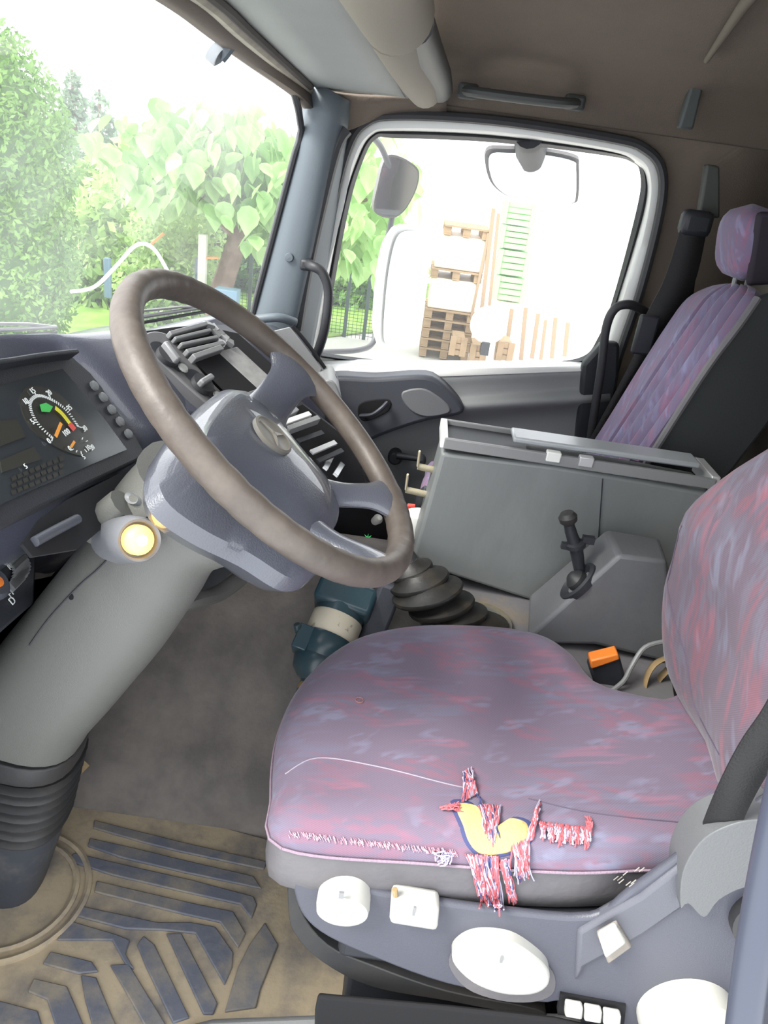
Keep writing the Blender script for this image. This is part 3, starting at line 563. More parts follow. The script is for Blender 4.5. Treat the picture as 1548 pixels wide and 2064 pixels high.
mb = MB(); mb.loft([padring(.75, -.155), padring(1.0, -.145, 0, .95), padring(1.35, -.12, 0, 1.12), padring(1.58, -.095, 0, 1.22), padring(1.54, -.075, 0, 1.2), padring(1.34, -.058, 0, 1.08), padring(1.14, -.046, .004, .99), padring(.99, -.036, .008), padring(.85, -.029, .009), padring(.6, -.023, .010), padring(.3, -.019, .01), padring(.02, -.018, .01)]); hub = make('hub', mb, m_hub, SW)
for ang, wd in ((5, .042), (-63, .032), (-117, .032), (175, .042)):
    d = Vector((cos(radians(ang)), sin(radians(ang)), 0)); s = Vector((-d.y, d.x, 0)); rg = []
    for t, hh, ww, tk_ in ((.07, -.055, wd * .95, .020), (.11, -.052, wd * .85, .017), (.15, -.036, wd * .72, .014), (.185, -.014, wd * .78, .013), (.205, -.004, wd * 1.15, .013), (.222, 0, wd * 1.55, .013)):
        rg.append([wl(d.x * t + s.x * ww * cos(q), d.y * t + s.y * ww * cos(q), hh + tk_ * sin(q)) for q in [2 * pi * k / 16 for k in range(16)]])
    rg = [ [Vector(v) for v in r] for r in rg]; R2 = list(zip(*[cr(list(c), 4) for c in zip(*rg)]))
    mb = MB(); mb.loft([list(r) for r in R2]); make('spoke', mb, m_hub, SW)
ec = wl(.0, -.004, -.0165)
mb = MB(); mb.lathe([(.030, -.004), (.030, .002), (.027, .0035), (.025, .002), (.001, .002)], ec, wn, 36); EM = make('hub_emblem', mb, mat('emblem', (.17, .16, .14), .4), hub, label='worn round emblem with a faint three-pointed star')
mb = MB()
for k in range(3):
    an = pi / 2 + k * 2 * pi / 3; d = wa * cos(an) + wu * sin(an); s = wn.cross(d); mb.prism([ec + wn * .002 + s * .0035, ec + wn * .002 + d * .023, ec + wn * .002 - s * .0035], wn * .0015)
mb.v = mb.v; hub2 = SW
st_ = make('emblem_star', mb, mat('star', (.25, .23, .19), .35, metal=.3), hub, smooth=False)
# ------------------------------------------------------------------ steering column
SCm = thing('steering_column', (.9, .52, 0), 'thick pale grey steering column cover with a ribbed black gaiter on the floor', 'steering column')
def pxring(pl, pr, X, hw, n=28, pw=2.6, skew=0):
    a, b = at(*pl, X=X), at(*pr, X=X); c = (a + b) / 2; e = (b - a) / 2; out = []
    for k in range(n):
        q = 2 * pi * k / n; cq, sq = cos(q), sin(q)
        x_ = math.copysign(abs(cq) ** (2 / pw), cq); y_ = math.copysign(abs(sq) ** (2 / pw), sq)
        out.append(c + e * x_ + Vector((hw * y_, 0, 0)))
    return out
sh = [((290, 905), (560, 1085), .88, .085), ((283, 925), (515, 1105), .88, .09), ((255, 955), (455, 1120), .88, .092), ((222, 1000), (428, 1150), .88, .09), ((205, 1050), (408, 1185), .88, .088), ((165, 1095), (385, 1220), .88, .086),
      ((120, 1150), (340, 1285), .88, .084), ((60, 1225), (290, 1345), .88, .082), ((0, 1300), (235, 1410), .88, .08), ((-50, 1370), (190, 1460), .88, .078), ((-75, 1420), (165, 1498), .88, .075)]
rg = [pxring(*a) for a in sh]; rg = list(zip(*[cr(list(c), 3) for c in zip(*rg)]))
mb = MB(); mb.loft([list(r) for r in rg]); colm = make('column_cover', mb, m_shroud, SCm); col_t = bvh(mb)
# parting seam and small screw
def seam(pts, tree, r, m_, nm, par, off=.0005, seg=4):
    q = []
    P_ = cr([(x, y, 0) for x, y in pts], seg)
    for p in P_:
        l, n_ = hit(p.x, p.y, tree, off)
        if l is not None: q.append(l)
    if len(q) > 1:
        mb_ = MB(); mb_.tube(q, r, 6); return make(nm, mb_, m_, par)
seam([(318, 1020), (280, 1060), (205, 1140), (160, 1180), (100, 1245), (60, 1300)], col_t, .0012, m_dark, 'cover_seam', SCm)
l, n_ = hit(144, 1203, col_t, .0); mb = MB(); mb.lathe([(.004, -.002), (.004, .0012), (.001, .0012)], l, n_, 10); make('screw', mb, m_black, SCm)
l, n_ = hit(268, 1005, col_t, .0); mb = MB(); mb.lathe([(.014, -.004), (.012, .003), (.006, -.001), (.001, -.001)], l, n_, 18, sx=.55); make('key_slot', mb, m_dashlt, SCm)
# collar step and gaiter
mb = MB(); mb.loft([pxring((-80, 1425), (168, 1500), .88, .08), pxring((-75, 1445), (164, 1515), .88, .083), pxring((-70, 1470), (160, 1530), .88, .08)]); make('gaiter_collar', mb, m_rub, SCm, bevel=.002)
rgs = []
for i in range(61):
    t = i / 60; pl = (-70 + 20 * t, 1470 + 130 * t); pr = (160 - 28 * t, 1530 + 120 * t); s = 1 + .045 * cos(i * 2 * pi / 8.5)
    rgs.append(pxring(pl, pr, .89, .075 * s)); c_ = sum(rgs[-1], Vector()) / 28; rgs[-1] = [c_ + (p - c_) * s for p in rgs[-1]]
mb = MB(); mb.loft(rgs); make('gaiter', mb, m_rub, SCm)
mb = MB(); rgs = []
for t in range(8):
    u_ = t / 7; rgs.append(pxring((-52 + 4 * u_, 1598 + 190 * u_), (130 - 52 * u_, 1650 + 150 * u_), .90, .068 - .012 * u_))
mb.loft(rgs); make('lower_sleeve', mb, mat('sleeve', (.055, .062, .078), .5, .3, 60, mott=.6, mscale=14, col2=(.16, .155, .15), lo=.55, hi=.75), SCm)
# turn switch; emission stands in for its overexposed cap
lo_, n_ = hit(225, 1080, col_t, 0); ax = (at(283, 1090, X=.755) - at(228, 1082, X=.83)).normalized()
b0 = at(283, 1089, X=.745) - ax * .064; mb = MB(); mb.lathe([(.030, -.03), (.031, 0), (.027, .02), (.0265, .055), (.024, .062), (.021, .060), (.020, .05)], b0, ax, 30); make('light_knob', mb, mat('knob_grey', (.17, .175, .19), .4, .15, 300), SCm)
mb = MB(); mb.lathe([(.0175, .045), (.017, .060), (.013, .067), (.007, .070), (.001, .071)], b0, ax, 26); make('knob_cap_glow', mb, m_capglow, SCm, label='orange knob cap with an added glow')
mb = MB(); mb.lathe([(.009, .062), (.006, .0715), (.001, .0725)], b0 + Vector((0, 0, .0)), ax, 20); make('cap_glow_centre', mb, m_capglowc, SCm)
# ridge under knob on cover
mb = MB(); mb.tube(cr([at(250, 1015, X=.80), at(215, 1045, X=.80), at(200, 1075, X=.81)], 4), .02, 10); make('knob_pod', mb, m_shroud, SCm)

# ------------------------------------------------------------------ floor mat with ribs
FM = thing('rubber_floor_mat', (.85, .25, .006), 'dirty ribbed rubber floor mat under the steering column', 'floor mat')
mb = MB(); mb.prism(ats([(-120, 1640), (120, 1590), (300, 1630), (560, 1700), (620, 1760), (690, 1900), (720, 2000), (640, 2130), (-200, 2200)], Z=.006), (0, 0, .004)); make('mat_base', mb, m_mat, FM, bevel=.003)
def zz(pts): return [(x / 2.211, 1500 + y / 2.211) for x, y in pts]
ribs = [[(420, 345), (640, 400), (800, 440), (1190, 530), (1175, 565), (800, 485), (640, 445), (415, 380)],
 [(400, 425), (560, 460), (830, 525), (1130, 595), (1165, 650), (820, 578), (540, 512), (390, 460)],
 [(330, 490), (560, 545), (850, 610), (1130, 685), (1145, 720), (1120, 785), (1070, 720), (820, 665), (500, 590), (300, 525)],
 [(430, 615), (620, 660), (860, 715), (1040, 752), (1095, 850), (1060, 915), (980, 800), (820, 765), (600, 710), (420, 665)],
 [(350, 725), (560, 770), (700, 800), (850, 800), (960, 820), (1040, 935), (1035, 1000), (1000, 1080), (870, 850), (720, 835), (560, 830), (330, 770)],
 [(740, 850), (810, 850), (970, 1160), (950, 1210), (905, 1210)],
 [(640, 860), (690, 900), (845, 1225), (770, 1250), (650, 1000), (610, 900)],
 [(490, 990), (575, 985), (760, 1290), (660, 1290), (560, 1110)],
 [(360, 1035), (430, 1045), (530, 1290), (420, 1290), (380, 1150)],
 [(300, 790), (520, 855), (580, 880), (560, 940), (600, 1010), (560, 990), (500, 880), (255, 880)],
 [(225, 930), (410, 975), (440, 1020), (350, 1030), (190, 985)],
 [(125, 1110), (150, 1050), (300, 1085), (350, 1200), (390, 1300), (260, 1300), (210, 1145)],
 [(-80, 1160), (0, 1150), (170, 1195), (200, 1300), (-80, 1300)],
 [(1110, 900), (1180, 800), (1240, 900), (1160, 1100), (1140, 1180), (1000, 1200), (1060, 1000)]]
for r in ribs:
    mb = MB(); mb.prism(ats(zz(r), Z=.010), (0, 0, .005)); make('mat_rib', mb, m_rib, FM, bevel=.002)
mb = MB(); c = at(20, 1800, Z=.012); 
for R1 in (.125, .105): mb.tube([c + Vector((R1 * cos(a), R1 * sin(a), 0)) for a in [2 * pi * k / 40 for k in range(41)]], .006, 6, cap=False)
make('column_ring', mb, m_mat, FM)
mb = MB(); mb.prism([at(148, 1575, X=1.07), at(150, 1525, X=1.09), at(175, 1548, X=1.09)], (.004, -.004, .003)); ident(make('wood_chip', mb, m_tan), 'small pale wood splinter beside the black gaiter', 'splinter')

# ------------------------------------------------------------------ driver seat
DS = thing('truck_seat', (.9, -.25, 0), 'driver seat in purple and red patterned cloth with a torn cushion edge', 'seat')
oc_px = [(575, 1692), (556, 1600), (564, 1490), (598, 1405), (655, 1340), (735, 1295), (850, 1276), (1000, 1280), (1095, 1300), (1155, 1340), (1192, 1388), (1240, 1408), (1330, 1424)]
oc3 = ats(oc_px, Z=.448)
oc3 += [Vector((1.08, -.56, .448)), Vector((1.0, -.66, .448)), Vector((.80, -.66, .448)), Vector((.715, -.60, .448)), at(1370, 1738, Z=.448), at(1150, 1740, Z=.448), at(870, 1722, Z=.448)]
oc3 = resample(cr(oc3, 6, True), 120)
cen_ = Vector((.90, -.24, 0))
def inset(P_, d):
    n_ = len(P_); out = []
    for i, p in enumerate(P_):
        t = P_[(i + 2) % n_] - P_[i - 2]; nn = Vector((t.y, -t.x, 0)).normalized()
        if nn.dot(p - cen_) > 0: nn = -nn
        out.append(Vector((p.x, p.y, 0)) + nn * d)
    return out
def zr(P_, z, dish=0): return [Vector((p.x, p.y, z(p) if callable(z) else z)) for p in P_]
crown = lambda p: .484 + .010 * cos((p.x - .9) * 9) * 0 - .012 * math.exp(-((p.x - .9) ** 2 + (p.y + .28) ** 2) / .02) + .004 * sin(p.y * 30 + p.x * 6) * .5
L0 = inset(oc3, .004)
rings = [zr(inset(oc3, .004), .425), zr(inset(oc3, -.004), .438), zr(inset(oc3, -.004), .452), zr(inset(oc3, .004), .466), zr(inset(oc3, .018), .477), zr(inset(oc3, .038), .483)]
i5 = inset(oc3, .038)
for s in (.9, .75, .6, .45, .3, .15, .02): rings.append(zr([Vector((cen_.x, cen_.y, 0)).lerp(p, s) for p in i5], crown))
cm = MB(); cm.loft(rings); make('cushion', cm, C_seat, DS); cush_t = bvh(cm)
# dark vinyl skirt below the seam
rings = [zr(inset(oc3, .06), .345), zr(inset(oc3, .012), .352), zr(inset(oc3, -.002), .37), zr(inset(oc3, -.004), .395), zr(inset(oc3, -.003), .42), zr(inset(oc3, -.004), .436), zr(inset(oc3, .01), .442)]
mb = MB(); mb.loft(rings); make('cushion_skirt', mb, m_vinyl, DS); sk_t = bvh(mb)
# stitched seams
mb = MB(); q = [Vector((p.x, p.y, .438)) for p in inset(oc3, -.006)]; mb.tube(q + [q[0]], .0018, 6, cap=False); make('piping', mb, mat('piping', (.30, .22, .28), .8, .6, 300), DS)
seam([(575, 1560), (640, 1528), (760, 1545), (900, 1580), (960, 1592)], cush_t, .0009, mat('stitch', (.36, .32, .38), .8), 'stitch_line', DS, .0002, 6)
seam([(1065, 1610), (1200, 1640), (1400, 1660)], cush_t, .0009, mat('seam_dark', (.10, .08, .12), .8), 'stitch_line', DS, .0002, 6)
l, n_ = hit(724, 1412, cush_t, .001); mb = MB(); mb.tube([l + Vector((.006 * cos(a), .006 * sin(a), 0)) for a in [2 * pi * k / 12 for k in range(13)]], .0010, 5); make('burn_mark', mb, mat('burn', (.30, .16, .15), .8), DS)
# the tear: foam, dark rim, frayed threads
def onseat(px, py, off):
    l, n_ = hit(px, py, cush_t, off)
    if l is None: l, n_ = hit(px, py, sk_t, off)
    if l is None or l.x > .71 and py > 1740: l = at(px, py, X=.660); n_ = Vector((-1, 0, .3))
    return l
fo = [(917, 1622), (955, 1624), (968, 1650), (975, 1680), (988, 1692), (1005, 1672), (1030, 1650), (1062, 1660), (1066, 1690), (1040, 1712), (1005, 1722), (970, 1722), (945, 1700), (932, 1665)]
fo_c = cr([(x, y, 0) for x, y in fo], 4, True)
for sc_, off, m_, nm in ((1.13, .0015, m_threadn, 'torn_edge'), (1.0, .004, m_foam, 'foam')):
    mx_ = sum(p.x for p in fo_c) / len(fo_c); my_ = sum(p.y for p in fo_c) / len(fo_c)
    rin = [[onseat(mx_ + (p.x - mx_) * s * sc_, my_ + (p.y - my_) * s * sc_, off * (1 if s < .95 else .2)) for p in fo_c] for s in (1, .9, .6, .3, .02)]
    mb = MB(); mb.loft(rin, cap=False); make(nm, mb, m_, DS)
rng = random.Random(3)
def threads(n, a, b, tip, jit=5, bow=0, lift=.006, r=.0011):
    """n threads starting between picture points a and b, running together towards tip"""
    mb_ = MB()
    for _ in range(n):
        t0 = rng.random(); x, y = a[0] + (b[0] - a[0]) * t0 + rng.uniform(-3, 3), a[1] + (b[1] - a[1]) * t0 + rng.uniform(-3, 3)
        tx, ty = tip[0] + rng.gauss(0, jit), tip[1] + rng.gauss(0, jit); e = rng.uniform(.6, 1.05); q = []
        for k in range(7):
            t = k / 6 * e; q.append(onseat(x + (tx - x) * t + bow * sin(pi * t) + rng.uniform(-1.5, 1.5), y + (ty - y) * t, .003 + lift * sin(pi * min(t, 1)) * rng.random()))
        mb_.tube(q, r, 4)
    return mb_
TUFT = [((930, 1618), (962, 1600), (940, 1560), 5), ((966, 1626), (1008, 1630), (990, 1692), 6), ((940, 1722), (985, 1724), (985, 1815), 7), ((960, 1724), (1005, 1726), (1003, 1832), 5), ((1008, 1735), (1025, 1730), (1034, 1812), 4), ((1030, 1705), (1062, 1690), (1052, 1765), 8), ((1058, 1700), (1070, 1690), (1086, 1622), 3)]
for nm, m_, k_, extra in (('frayed_threads', m_threadr, 36, [((1085 + i * 17, 1660 + i * 2), (1100 + i * 17, 1662 + i * 2), (1094 + i * 17, 1690 + i * 2 + (i % 3) * 6), 3) for i in range(6)] + [((1180, 1690), (1190, 1680), (1184, 1650), 3), ((884, 1632), (910, 1630), (925, 1632), 4)]), ('pale_threads', m_threadw, 24, [((1085 + i * 15, 1662 + i * 2), (1100 + i * 15, 1664 + i * 2), (1092 + i * 15, 1692 + i * 2), 3) for i in range(7)] + [((870, 1716), (915, 1720), (892, 1730), 10)]), ('navy_threads', m_threadn, 7, [((955, 1602), (972, 1612), (968, 1628), 3)])):
    mb = MB()
    for a_, b_, tp_, j_ in TUFT + extra:
        q = threads(k_ if j_ != 3 else k_ // 2, a_, b_, tp_, j_); mb.add(q.v, q.f)
    make(nm, mb, m_, DS, kind='stuff', smooth=False)
for nm, m_, n_t in (('worn_seam_threads', mat('seamred', (.50, .20, .25), .8), 150), ('worn_seam_threads', mat('seampale', (.42, .34, .42), .8), 150)):
    mb = MB()
    for i in range(n_t):
        x = rng.uniform(582, 920); y = 1681 + (x - 580) * .115 + rng.uniform(-9, 1); mb.tube([onseat(x, y, .002), onseat(x + 3, y + rng.uniform(4, 8), .002)], .0005, 4)
    make(nm, mb, m_, DS, kind='stuff', smooth=False)
mb = MB()
for i in range(9):
    x = rng.uniform(1235, 1300); y = 1745 + (x - 1235) * -.1 + rng.uniform(0, 55); mb.tube([onseat(x, y, .003), onseat(x - 10, y + 8, .003)], .0008, 4)
make('worn_hem_threads', mb, mat('hem', (.25, .23, .21), .8), DS, kind='stuff', smooth=False)
# backrest: stacked rings leaning back
hs = [(.40, 1.02, .15, -.56), (.46, 1.08, .165, -0.525), (.52, 1.105, .18, -0.480), (.58, 1.125, .2, -0.460), (.64, 1.14, .215, -0.450), (.70, 1.145, .225, -0.450), (.77, 1.14, .22, -.445), (.84, 1.12, .21, -.475), (.90, 1.085, .19, -.505), (.96, 1.05, .16, -.54), (1.02, 1.0, .11, -.58), (1.05, .95, .05, -.61)]
rings = []
for z, xf, hw, yf in hs:
    hw = xf - .905; r = []
    for k in range(48):
        q = 2 * pi * k / 48; c_, s_ = cos(q), sin(q); x_ = math.copysign(abs(c_) ** .6, c_); y_ = math.copysign(abs(s_) ** .62, s_)
        Y_ = yf - .065 + .065 * y_
        if y_ > 0: Y_ -= .022 * math.exp(-(x_ / .5) ** 2)
        r.append(Vector((.905 + hw * x_, Y_, z)))
    rings.append(r)
rings = [list(r) for r in zip(*[cr(list(c), 3) for c in zip(*rings)])]
bm_ = MB(); bm_.loft(rings); make('backrest', bm_, C_back, DS); back_t = bvh(bm_)
seam([(1375, 1060), (1345, 1150), (1360, 1250), (1385, 1330), (1400, 1420), (1450, 1520)], back_t, .0009, bpy.data.materials['seam_dark'], 'stitch_line', DS)
# seat base: moulded side cover with recessed tray and controls
XB = .672
sb = [(590, 1752), (640, 1762), (700, 1775), (760, 1800), (1000, 1836), (1190, 1850), (1270, 1798), (1400, 1705), (1470, 1660), (1620, 1640), (1620, 2150), (1250, 2150), (1150, 2030), (1080, 2022), (900, 1985), (760, 1935), (660, 1890), (612, 1850), (592, 1800)]
mb = MB(); mb.prism(cr(ats(sb, X=XB), 4, True), (.012, 0, 0)); SBp = make('side_cover', mb, m_base, DS, bevel=.005, seg=3)
sh_ = [(583, 1745), (600, 1742), (605, 1830), (660, 1905), (760, 1950), (900, 1998), (1080, 2035), (1080, 2050), (900, 2018), (750, 1990), (650, 1940), (592, 1880), (580, 1820)]
mb = MB(); mb.prism(cr(ats(sh_, X=XB + .02), 4, True), (.12, 0, 0)); make('lower_cover', mb, m_rub, DS, bevel=.006)
mb = MB(); mb.box((.86, -.24, .30), (.36, .44, .12)); mb.box((.88, -.22, .14), (.30, .36, .24)); make('seat_pedestal', mb, m_dark, DS, bevel=.01)
mb = MB(); mb.prism(ats([(640, 2010), (900, 2034), (1120, 2058), (1240, 2085), (1240, 2160), (632, 2160), (634, 2040)], X=.655), (.008, 0, 0)); make('slide_rail', mb, m_black, DS, bevel=.004)
# boundary step line in the cover
mb = MB(); mb.prism(ats([(1165, 1880), (1290, 1810), (1375, 1745), (1378, 1815), (1380, 1830), (1300, 1885), (1180, 1950), (1160, 1985)], X=XB - .006), (.02, 0, 0)); make('cover_step', mb, mat('step', (.10, .104, .125), .45, .2, 500), DS, bevel=.006)
# controls
mb = MB(); c = at(692, 1820, X=XB - .01); mb.lathe([(.033, .03), (.0335, -.004), (.032, -.012), (.028, -.014), (.001, -.014)], c, (1, 0, .15), 32); make('round_knob', mb, m_white, DS)
mb = MB(); mb.box(at(688, 1804, X=XB - .03), (.003, .006, .010)); make('knob_pictogram', mb, m_dashlt, DS)
mb = MB(); mb.prism(ats([(788, 1818), (886, 1834), (882, 1880), (784, 1864)], X=XB - .02), (.03, 0, 0)); make('rectangular_lever', mb, m_white, DS, bevel=.006)
mb = MB(); mb.box(at(835, 1836, X=XB - .022), (.003, .003, .014)); make('lever_pictogram', mb, m_dashlt, DS)
mb = MB(); mb.tube([at(796, 1792, X=XB - .01), at(798, 1812, X=XB - .01)], .0035, 8); make('broken_stub', mb, m_tan, DS)
mb = MB(); mb.prism(cr(ats([(912, 1945), (925, 1918), (965, 1902), (1030, 1908), (1080, 1938), (1108, 1968), (1104, 1995), (1070, 2010), (1010, 2008), (950, 1985)], X=XB - .022), 4, True), (.03, 0, 0)); make('oval_lever', mb, m_white, DS, bevel=.008, seg=3)
mb = MB(); mb.prism(cr(ats([(905, 1945), (920, 1910), (965, 1894), (1035, 1900), (1090, 1932), (1118, 1968), (1112, 2005), (1070, 2020), (1005, 2016), (940, 1992)], X=XB - .002), 4, True), (.004, 0, 0)); make('lever_recess', mb, m_vinyl, DS)
mb = MB(); mb.box(at(1011, 1934, X=XB - .024), (.003, .003, .010)); make('lever_pictogram', mb, m_dashlt, DS)
mb = MB(); mb.prism(ats([(1200, 1868), (1240, 1845), (1270, 1893), (1222, 1928)], X=XB - .0), (-.012, 0, 0)); make('switch_frame', mb, mat('sf', (.26, .23, .2), .6), DS, bevel=.003)
mb = MB(); mb.prism(ats([(1203, 1873), (1238, 1853), (1260, 1885), (1217, 1918)], X=XB - .014), (-.012, 0, 0)); make('rocker_switch', mb, m_white, DS, bevel=.004)
mb = MB(); mb.prism(ats([(1130, 2004), (1262, 2028), (1258, 2066), (1124, 2045)], X=XB - .004), (.01, 0, 0)); make('button_row_frame', mb, m_black, DS)
for i in range(3):
    x0 = 1138 + i * 38; y0 = 2010 + i * 8
    mb = MB(); mb.prism(ats([(x0, y0), (x0 + 35, y0 + 6), (x0 + 33, y0 + 29), (x0 - 2, y0 + 23)], X=XB - .008), (-.012, 0, 0)); make('push_button', mb, m_white, DS, bevel=.003)
mb = MB(); c = at(1380, 2035, X=XB - .0); mb.lathe([(.062, .02), (.063, -.01), (.060, -.028), (.052, -.035), (.001, -.038)], c, (1, 0, .1), 40); mb.box(c + Vector((-.042, 0, 0)), (.02, .112, .018), (1, 0, 0), (0, 1, -.05)); make('large_round_knob', mb, m_white, DS, bevel=.006)
# recliner dome with armrest upright
mb = MB(); arcp = [(1372, 1830), (1376, 1760), (1410, 1700), (1460, 1668), (1530, 1652), (1640, 1660), (1640, 1800), (1560, 1785), (1500, 1790), (1450, 1815), (1420, 1850), (1388, 1822)]
mb.prism(cr(ats(arcp, X=XB - .02), 4, True), (.05, 0, 0)); make('recliner_cover', mb, mat('recl', (.12, .125, .13), .45, .2, 400), DS, bevel=.012, seg=4)
mb = MB(); mb.lathe([(.05, .03), (.05, -.005), (.03, -.01), (.001, -.01)], at(1560, 1860, X=XB - .01), (1, 0, 0), 30); make('recliner_hub', mb, m_rub, DS)
# near bar at the right lower edge
T = thing('entry_handrail', at(1530, 2100, X=.47), 'blurred blue grey handrail at the lower right beside the driver seat', 'handrail')
mb = MB(); mb.tube(cr([at(1590, 1560, X=.50), at(1550, 1750, X=.48), at(1518, 1930, X=.46), at(1490, 2140, X=.44)], 5), .0155, 14); make('bar', mb, mat('hand', (.05, .058, .085), .4), T)
# driver seat belt
T = thing('driver_seat_belt', at(1420, 1690, X=.72), 'black driver seat belt crossing the lower backrest', 'belt')
make('belt_webbing', ribbon([((1600, 1310), (1660, 1420)), ((1540, 1425), (1590, 1500)), ((1490, 1500), (1545, 1560)), ((1440, 1600), (1507, 1630)), ((1402, 1700), (1480, 1700)), ((1385, 1760), (1470, 1760))], [.63, .635, .64, .645, .69, .70]), m_belt, T, solid=.003)
# buckle, cable and tan strap by the seat
T = thing('seat_belt_buckle', at(1220, 1390, X=1.14), 'black seat belt buckle with an orange release button', 'buckle')
mb = MB(); mb.prism(ats([(1186, 1345), (1250, 1325), (1262, 1370), (1245, 1405), (1205, 1400)], X=1.16), (.03, 0, 0)); make('buckle_body', mb, m_dark, T, bevel=.006)
mb = MB(); mb.prism(ats([(1190, 1332), (1246, 1318), (1250, 1330), (1192, 1350)], X=1.155), (.028, 0, .0)); make('release_button', mb, m_orange, T, bevel=.003)
mb = MB(); mb.tube(cr([at(1345, 1292, X=1.2), at(1300, 1305, X=1.19), at(1272, 1345, X=1.17), at(1255, 1375, X=1.15), at(1215, 1405, X=1.13)], 5), .0045, 8); ident(make('grey_cable', mb, m_dashlt), 'thin grey cable curving behind the orange buckle', 'cable')
T = thing('tan_strap', at(1320, 1400, X=1.2), 'tan leather strap loop wedged beside the seat backrest', 'strap')
mb = MB(); mb.tube(cr([at(1298, 1412, X=1.17), at(1302, 1370, X=1.18), at(1318, 1340, X=1.19), at(1345, 1325, X=1.2)], 5), .012, 8, sx=.3); mb.tube(cr([at(1318, 1412, X=1.2), at(1325, 1375, X=1.2), at(1345, 1350, X=1.2)], 5), .010, 8, sx=.3); make('strap_loop', mb, m_tan, T)

# ------------------------------------------------------------------ tunnel: gear boot, wedge console, tall box, teal pump
m_boot = mat('boot_rubber', (.018, .017, .016), .45, .2, 120, mott=.5, mscale=16, col2=(.07, .055, .035), lo=.52, hi=.7)
GB = thing('gear_lever_boot', at(900, 1270, Z=.385), 'folded black rubber gear lever boot on the engine tunnel', 'gear boot')
mb = MB(); mb.lathe([(.075, -.01), (.07, .008), (.055, .012)], at(960, 1262, X=1.30), (-.1, .1, 1), 28); make('boot_ring', mb, mat('ring', (.13, .135, .125), .6, .3, 60, mott=.7, mscale=18, col2=(.3, .23, .12)), GB)
for i, (x, y, X_, rr1, tl) in enumerate([(965, 1258, 1.29, .046, .1), (925, 1240, 1.29, .045, .35), (890, 1222, 1.295, .052, .5), (862, 1195, 1.30, .056, .55), (845, 1172, 1.32, .048, .6), (828, 1150, 1.34, .036, .65)]):
    mb = MB(); mb.lathe([(rr1 * .45, -.022), (rr1 * .75, -.010), (rr1, -.004), (rr1 * 1.03, .001), (rr1, .006), (rr1 * .7, .012), (rr1 * .45, .022)], at(x, y, X=X_), (0, tl * .7, .9), 26, sx=1.25, ex=(0, 1, 0)); make('boot_fold', mb, m_boot, GB)
mb = MB(); mb.tube([at(950, 1258, X=1.30), at(880, 1215, X=1.30), at(840, 1165, X=1.33), at(812, 1110, X=1.36)], [.035, .03, .025, .018], 14); make('boot_core', mb, m_rub, GB)
mb = MB(); mb.box(at(760, 1250, X=1.33), (.05, .05, .2), (1, 0, 0), (0, 1, .2)); ident(make('tunnel_bracket', mb, m_wing, bevel=.008), 'dark grey upright bracket between the teal pump and the gear boot', 'bracket')
# small raised tunnel plate
mb = MB(); mb.prism(ats([(800, 1118), (845, 1122), (1075, 1195), (1340, 1290), (1360, 1420), (1220, 1420), (960, 1300), (860, 1290), (820, 1200)], Z=.392), (0, 0, .006)); structure('trim_9', mb, mat('tunnel', (.17, .165, .175), .6, .3, 90, mott=.8, mscale=7, col2=(.27, .21, .13), lo=.52, hi=.7), 'grey engine tunnel top under the gear boot', bevel=.002)
# storage box
SB = thing('storage_box', at(1150, 1210, X=1.42), 'tall narrow scratched grey box between the seats, open tray on top', 'box')
XS = 1.42
near = [(890, 912), (1120, 940), (1300, 970), (1432, 995), (1560, 1250), (1320, 1290), (1060, 1208), (855, 1142), (833, 1118)]
mb = MB(); mb.prism(ats(near, X=XS), (.118, 0, 0)); make('box_body', mb, m_box, SB, bevel=.008, seg=3)
nl = at(893, 905, X=XS); nr = at(1436, 988, X=XS); wv_ = Vector((.118, 0, 0)); up = Vector((0, 0, .022))
d_ = (nr - nl); 
def rim_(a, b, w_, h_, m_, nm='tray_rim'):
    t = (b - a).normalized(); mb_ = MB(); mb_.box((a + b) / 2, ((b - a).length, w_, h_), t, (1, 0, 0) if abs(t.x) < .5 else (0, 1, 0)); return make(nm, mb_, m_, SB, bevel=.002)
rim_(nl + up * .6, nr + up * .6, .010, .022, m_dashlt); rim_(nl + wv_ + up * .6, nr + wv_ + up * .6, .008, .022, m_dashlt)
rim_(nl + up * .6, nl + wv_ + up * .6, .014, .024, m_frame, 'tray_end')
rim_(nr + up * .6, nr + wv_ * .9 + up * .6, .018, .03, m_steel, 'tray_end')
mb = MB(); a = nl + d_ * .01 + wv_ * .06; mb.prism([a + Vector((0, 0, .013)), a + wv_ * .88 + Vector((0, 0, .013)), a + wv_ * .88 + d_ * .3 + Vector((0, 0, .013)), a + d_ * .3 + Vector((0, 0, .013))], (0, 0, .002)); make('tray_floor', mb, m_dark, SB)
mb = MB(); a = nl + d_ * .25 + wv_ * .10 + Vector((0, 0, .03)); mb.prism([a, a + wv_ * .55, a + wv_ * .62 + d_ * .70, a + wv_ * .1 + d_ * .70], (0, 0, .012)); make('tray_lid', mb, mat('lid', (.34, .36, .38), .22, .1, 60), SB, bevel=.004)
for t in (.40, .52):
    mb = MB(); mb.box(nl + d_ * t + up * .9, (.018, .028, .02)); make('lid_catch', mb, m_frame if t < .5 else m_steel, SB, bevel=.002)
mb = MB(); mb.tube([at(1203, 1135, X=XS - .002), at(1215, 965, X=XS - .002)], .0012, 5); make('panel_joint', mb, m_dark, SB)
for px_, py_ in ((842, 925), (818, 972)):
    a, b, c = at(px_ + 45, py_ + 25, X=1.50), at(px_, py_ + 15, X=1.50), at(px_ + 4, py_ - 16, X=1.50); mb = MB(); mb.tube([a, b], .008, 8, sx=.4); mb.tube([b, c], .007, 8, sx=.4); make('latch_hook', mb, m_beige, SB, bevel=.001)
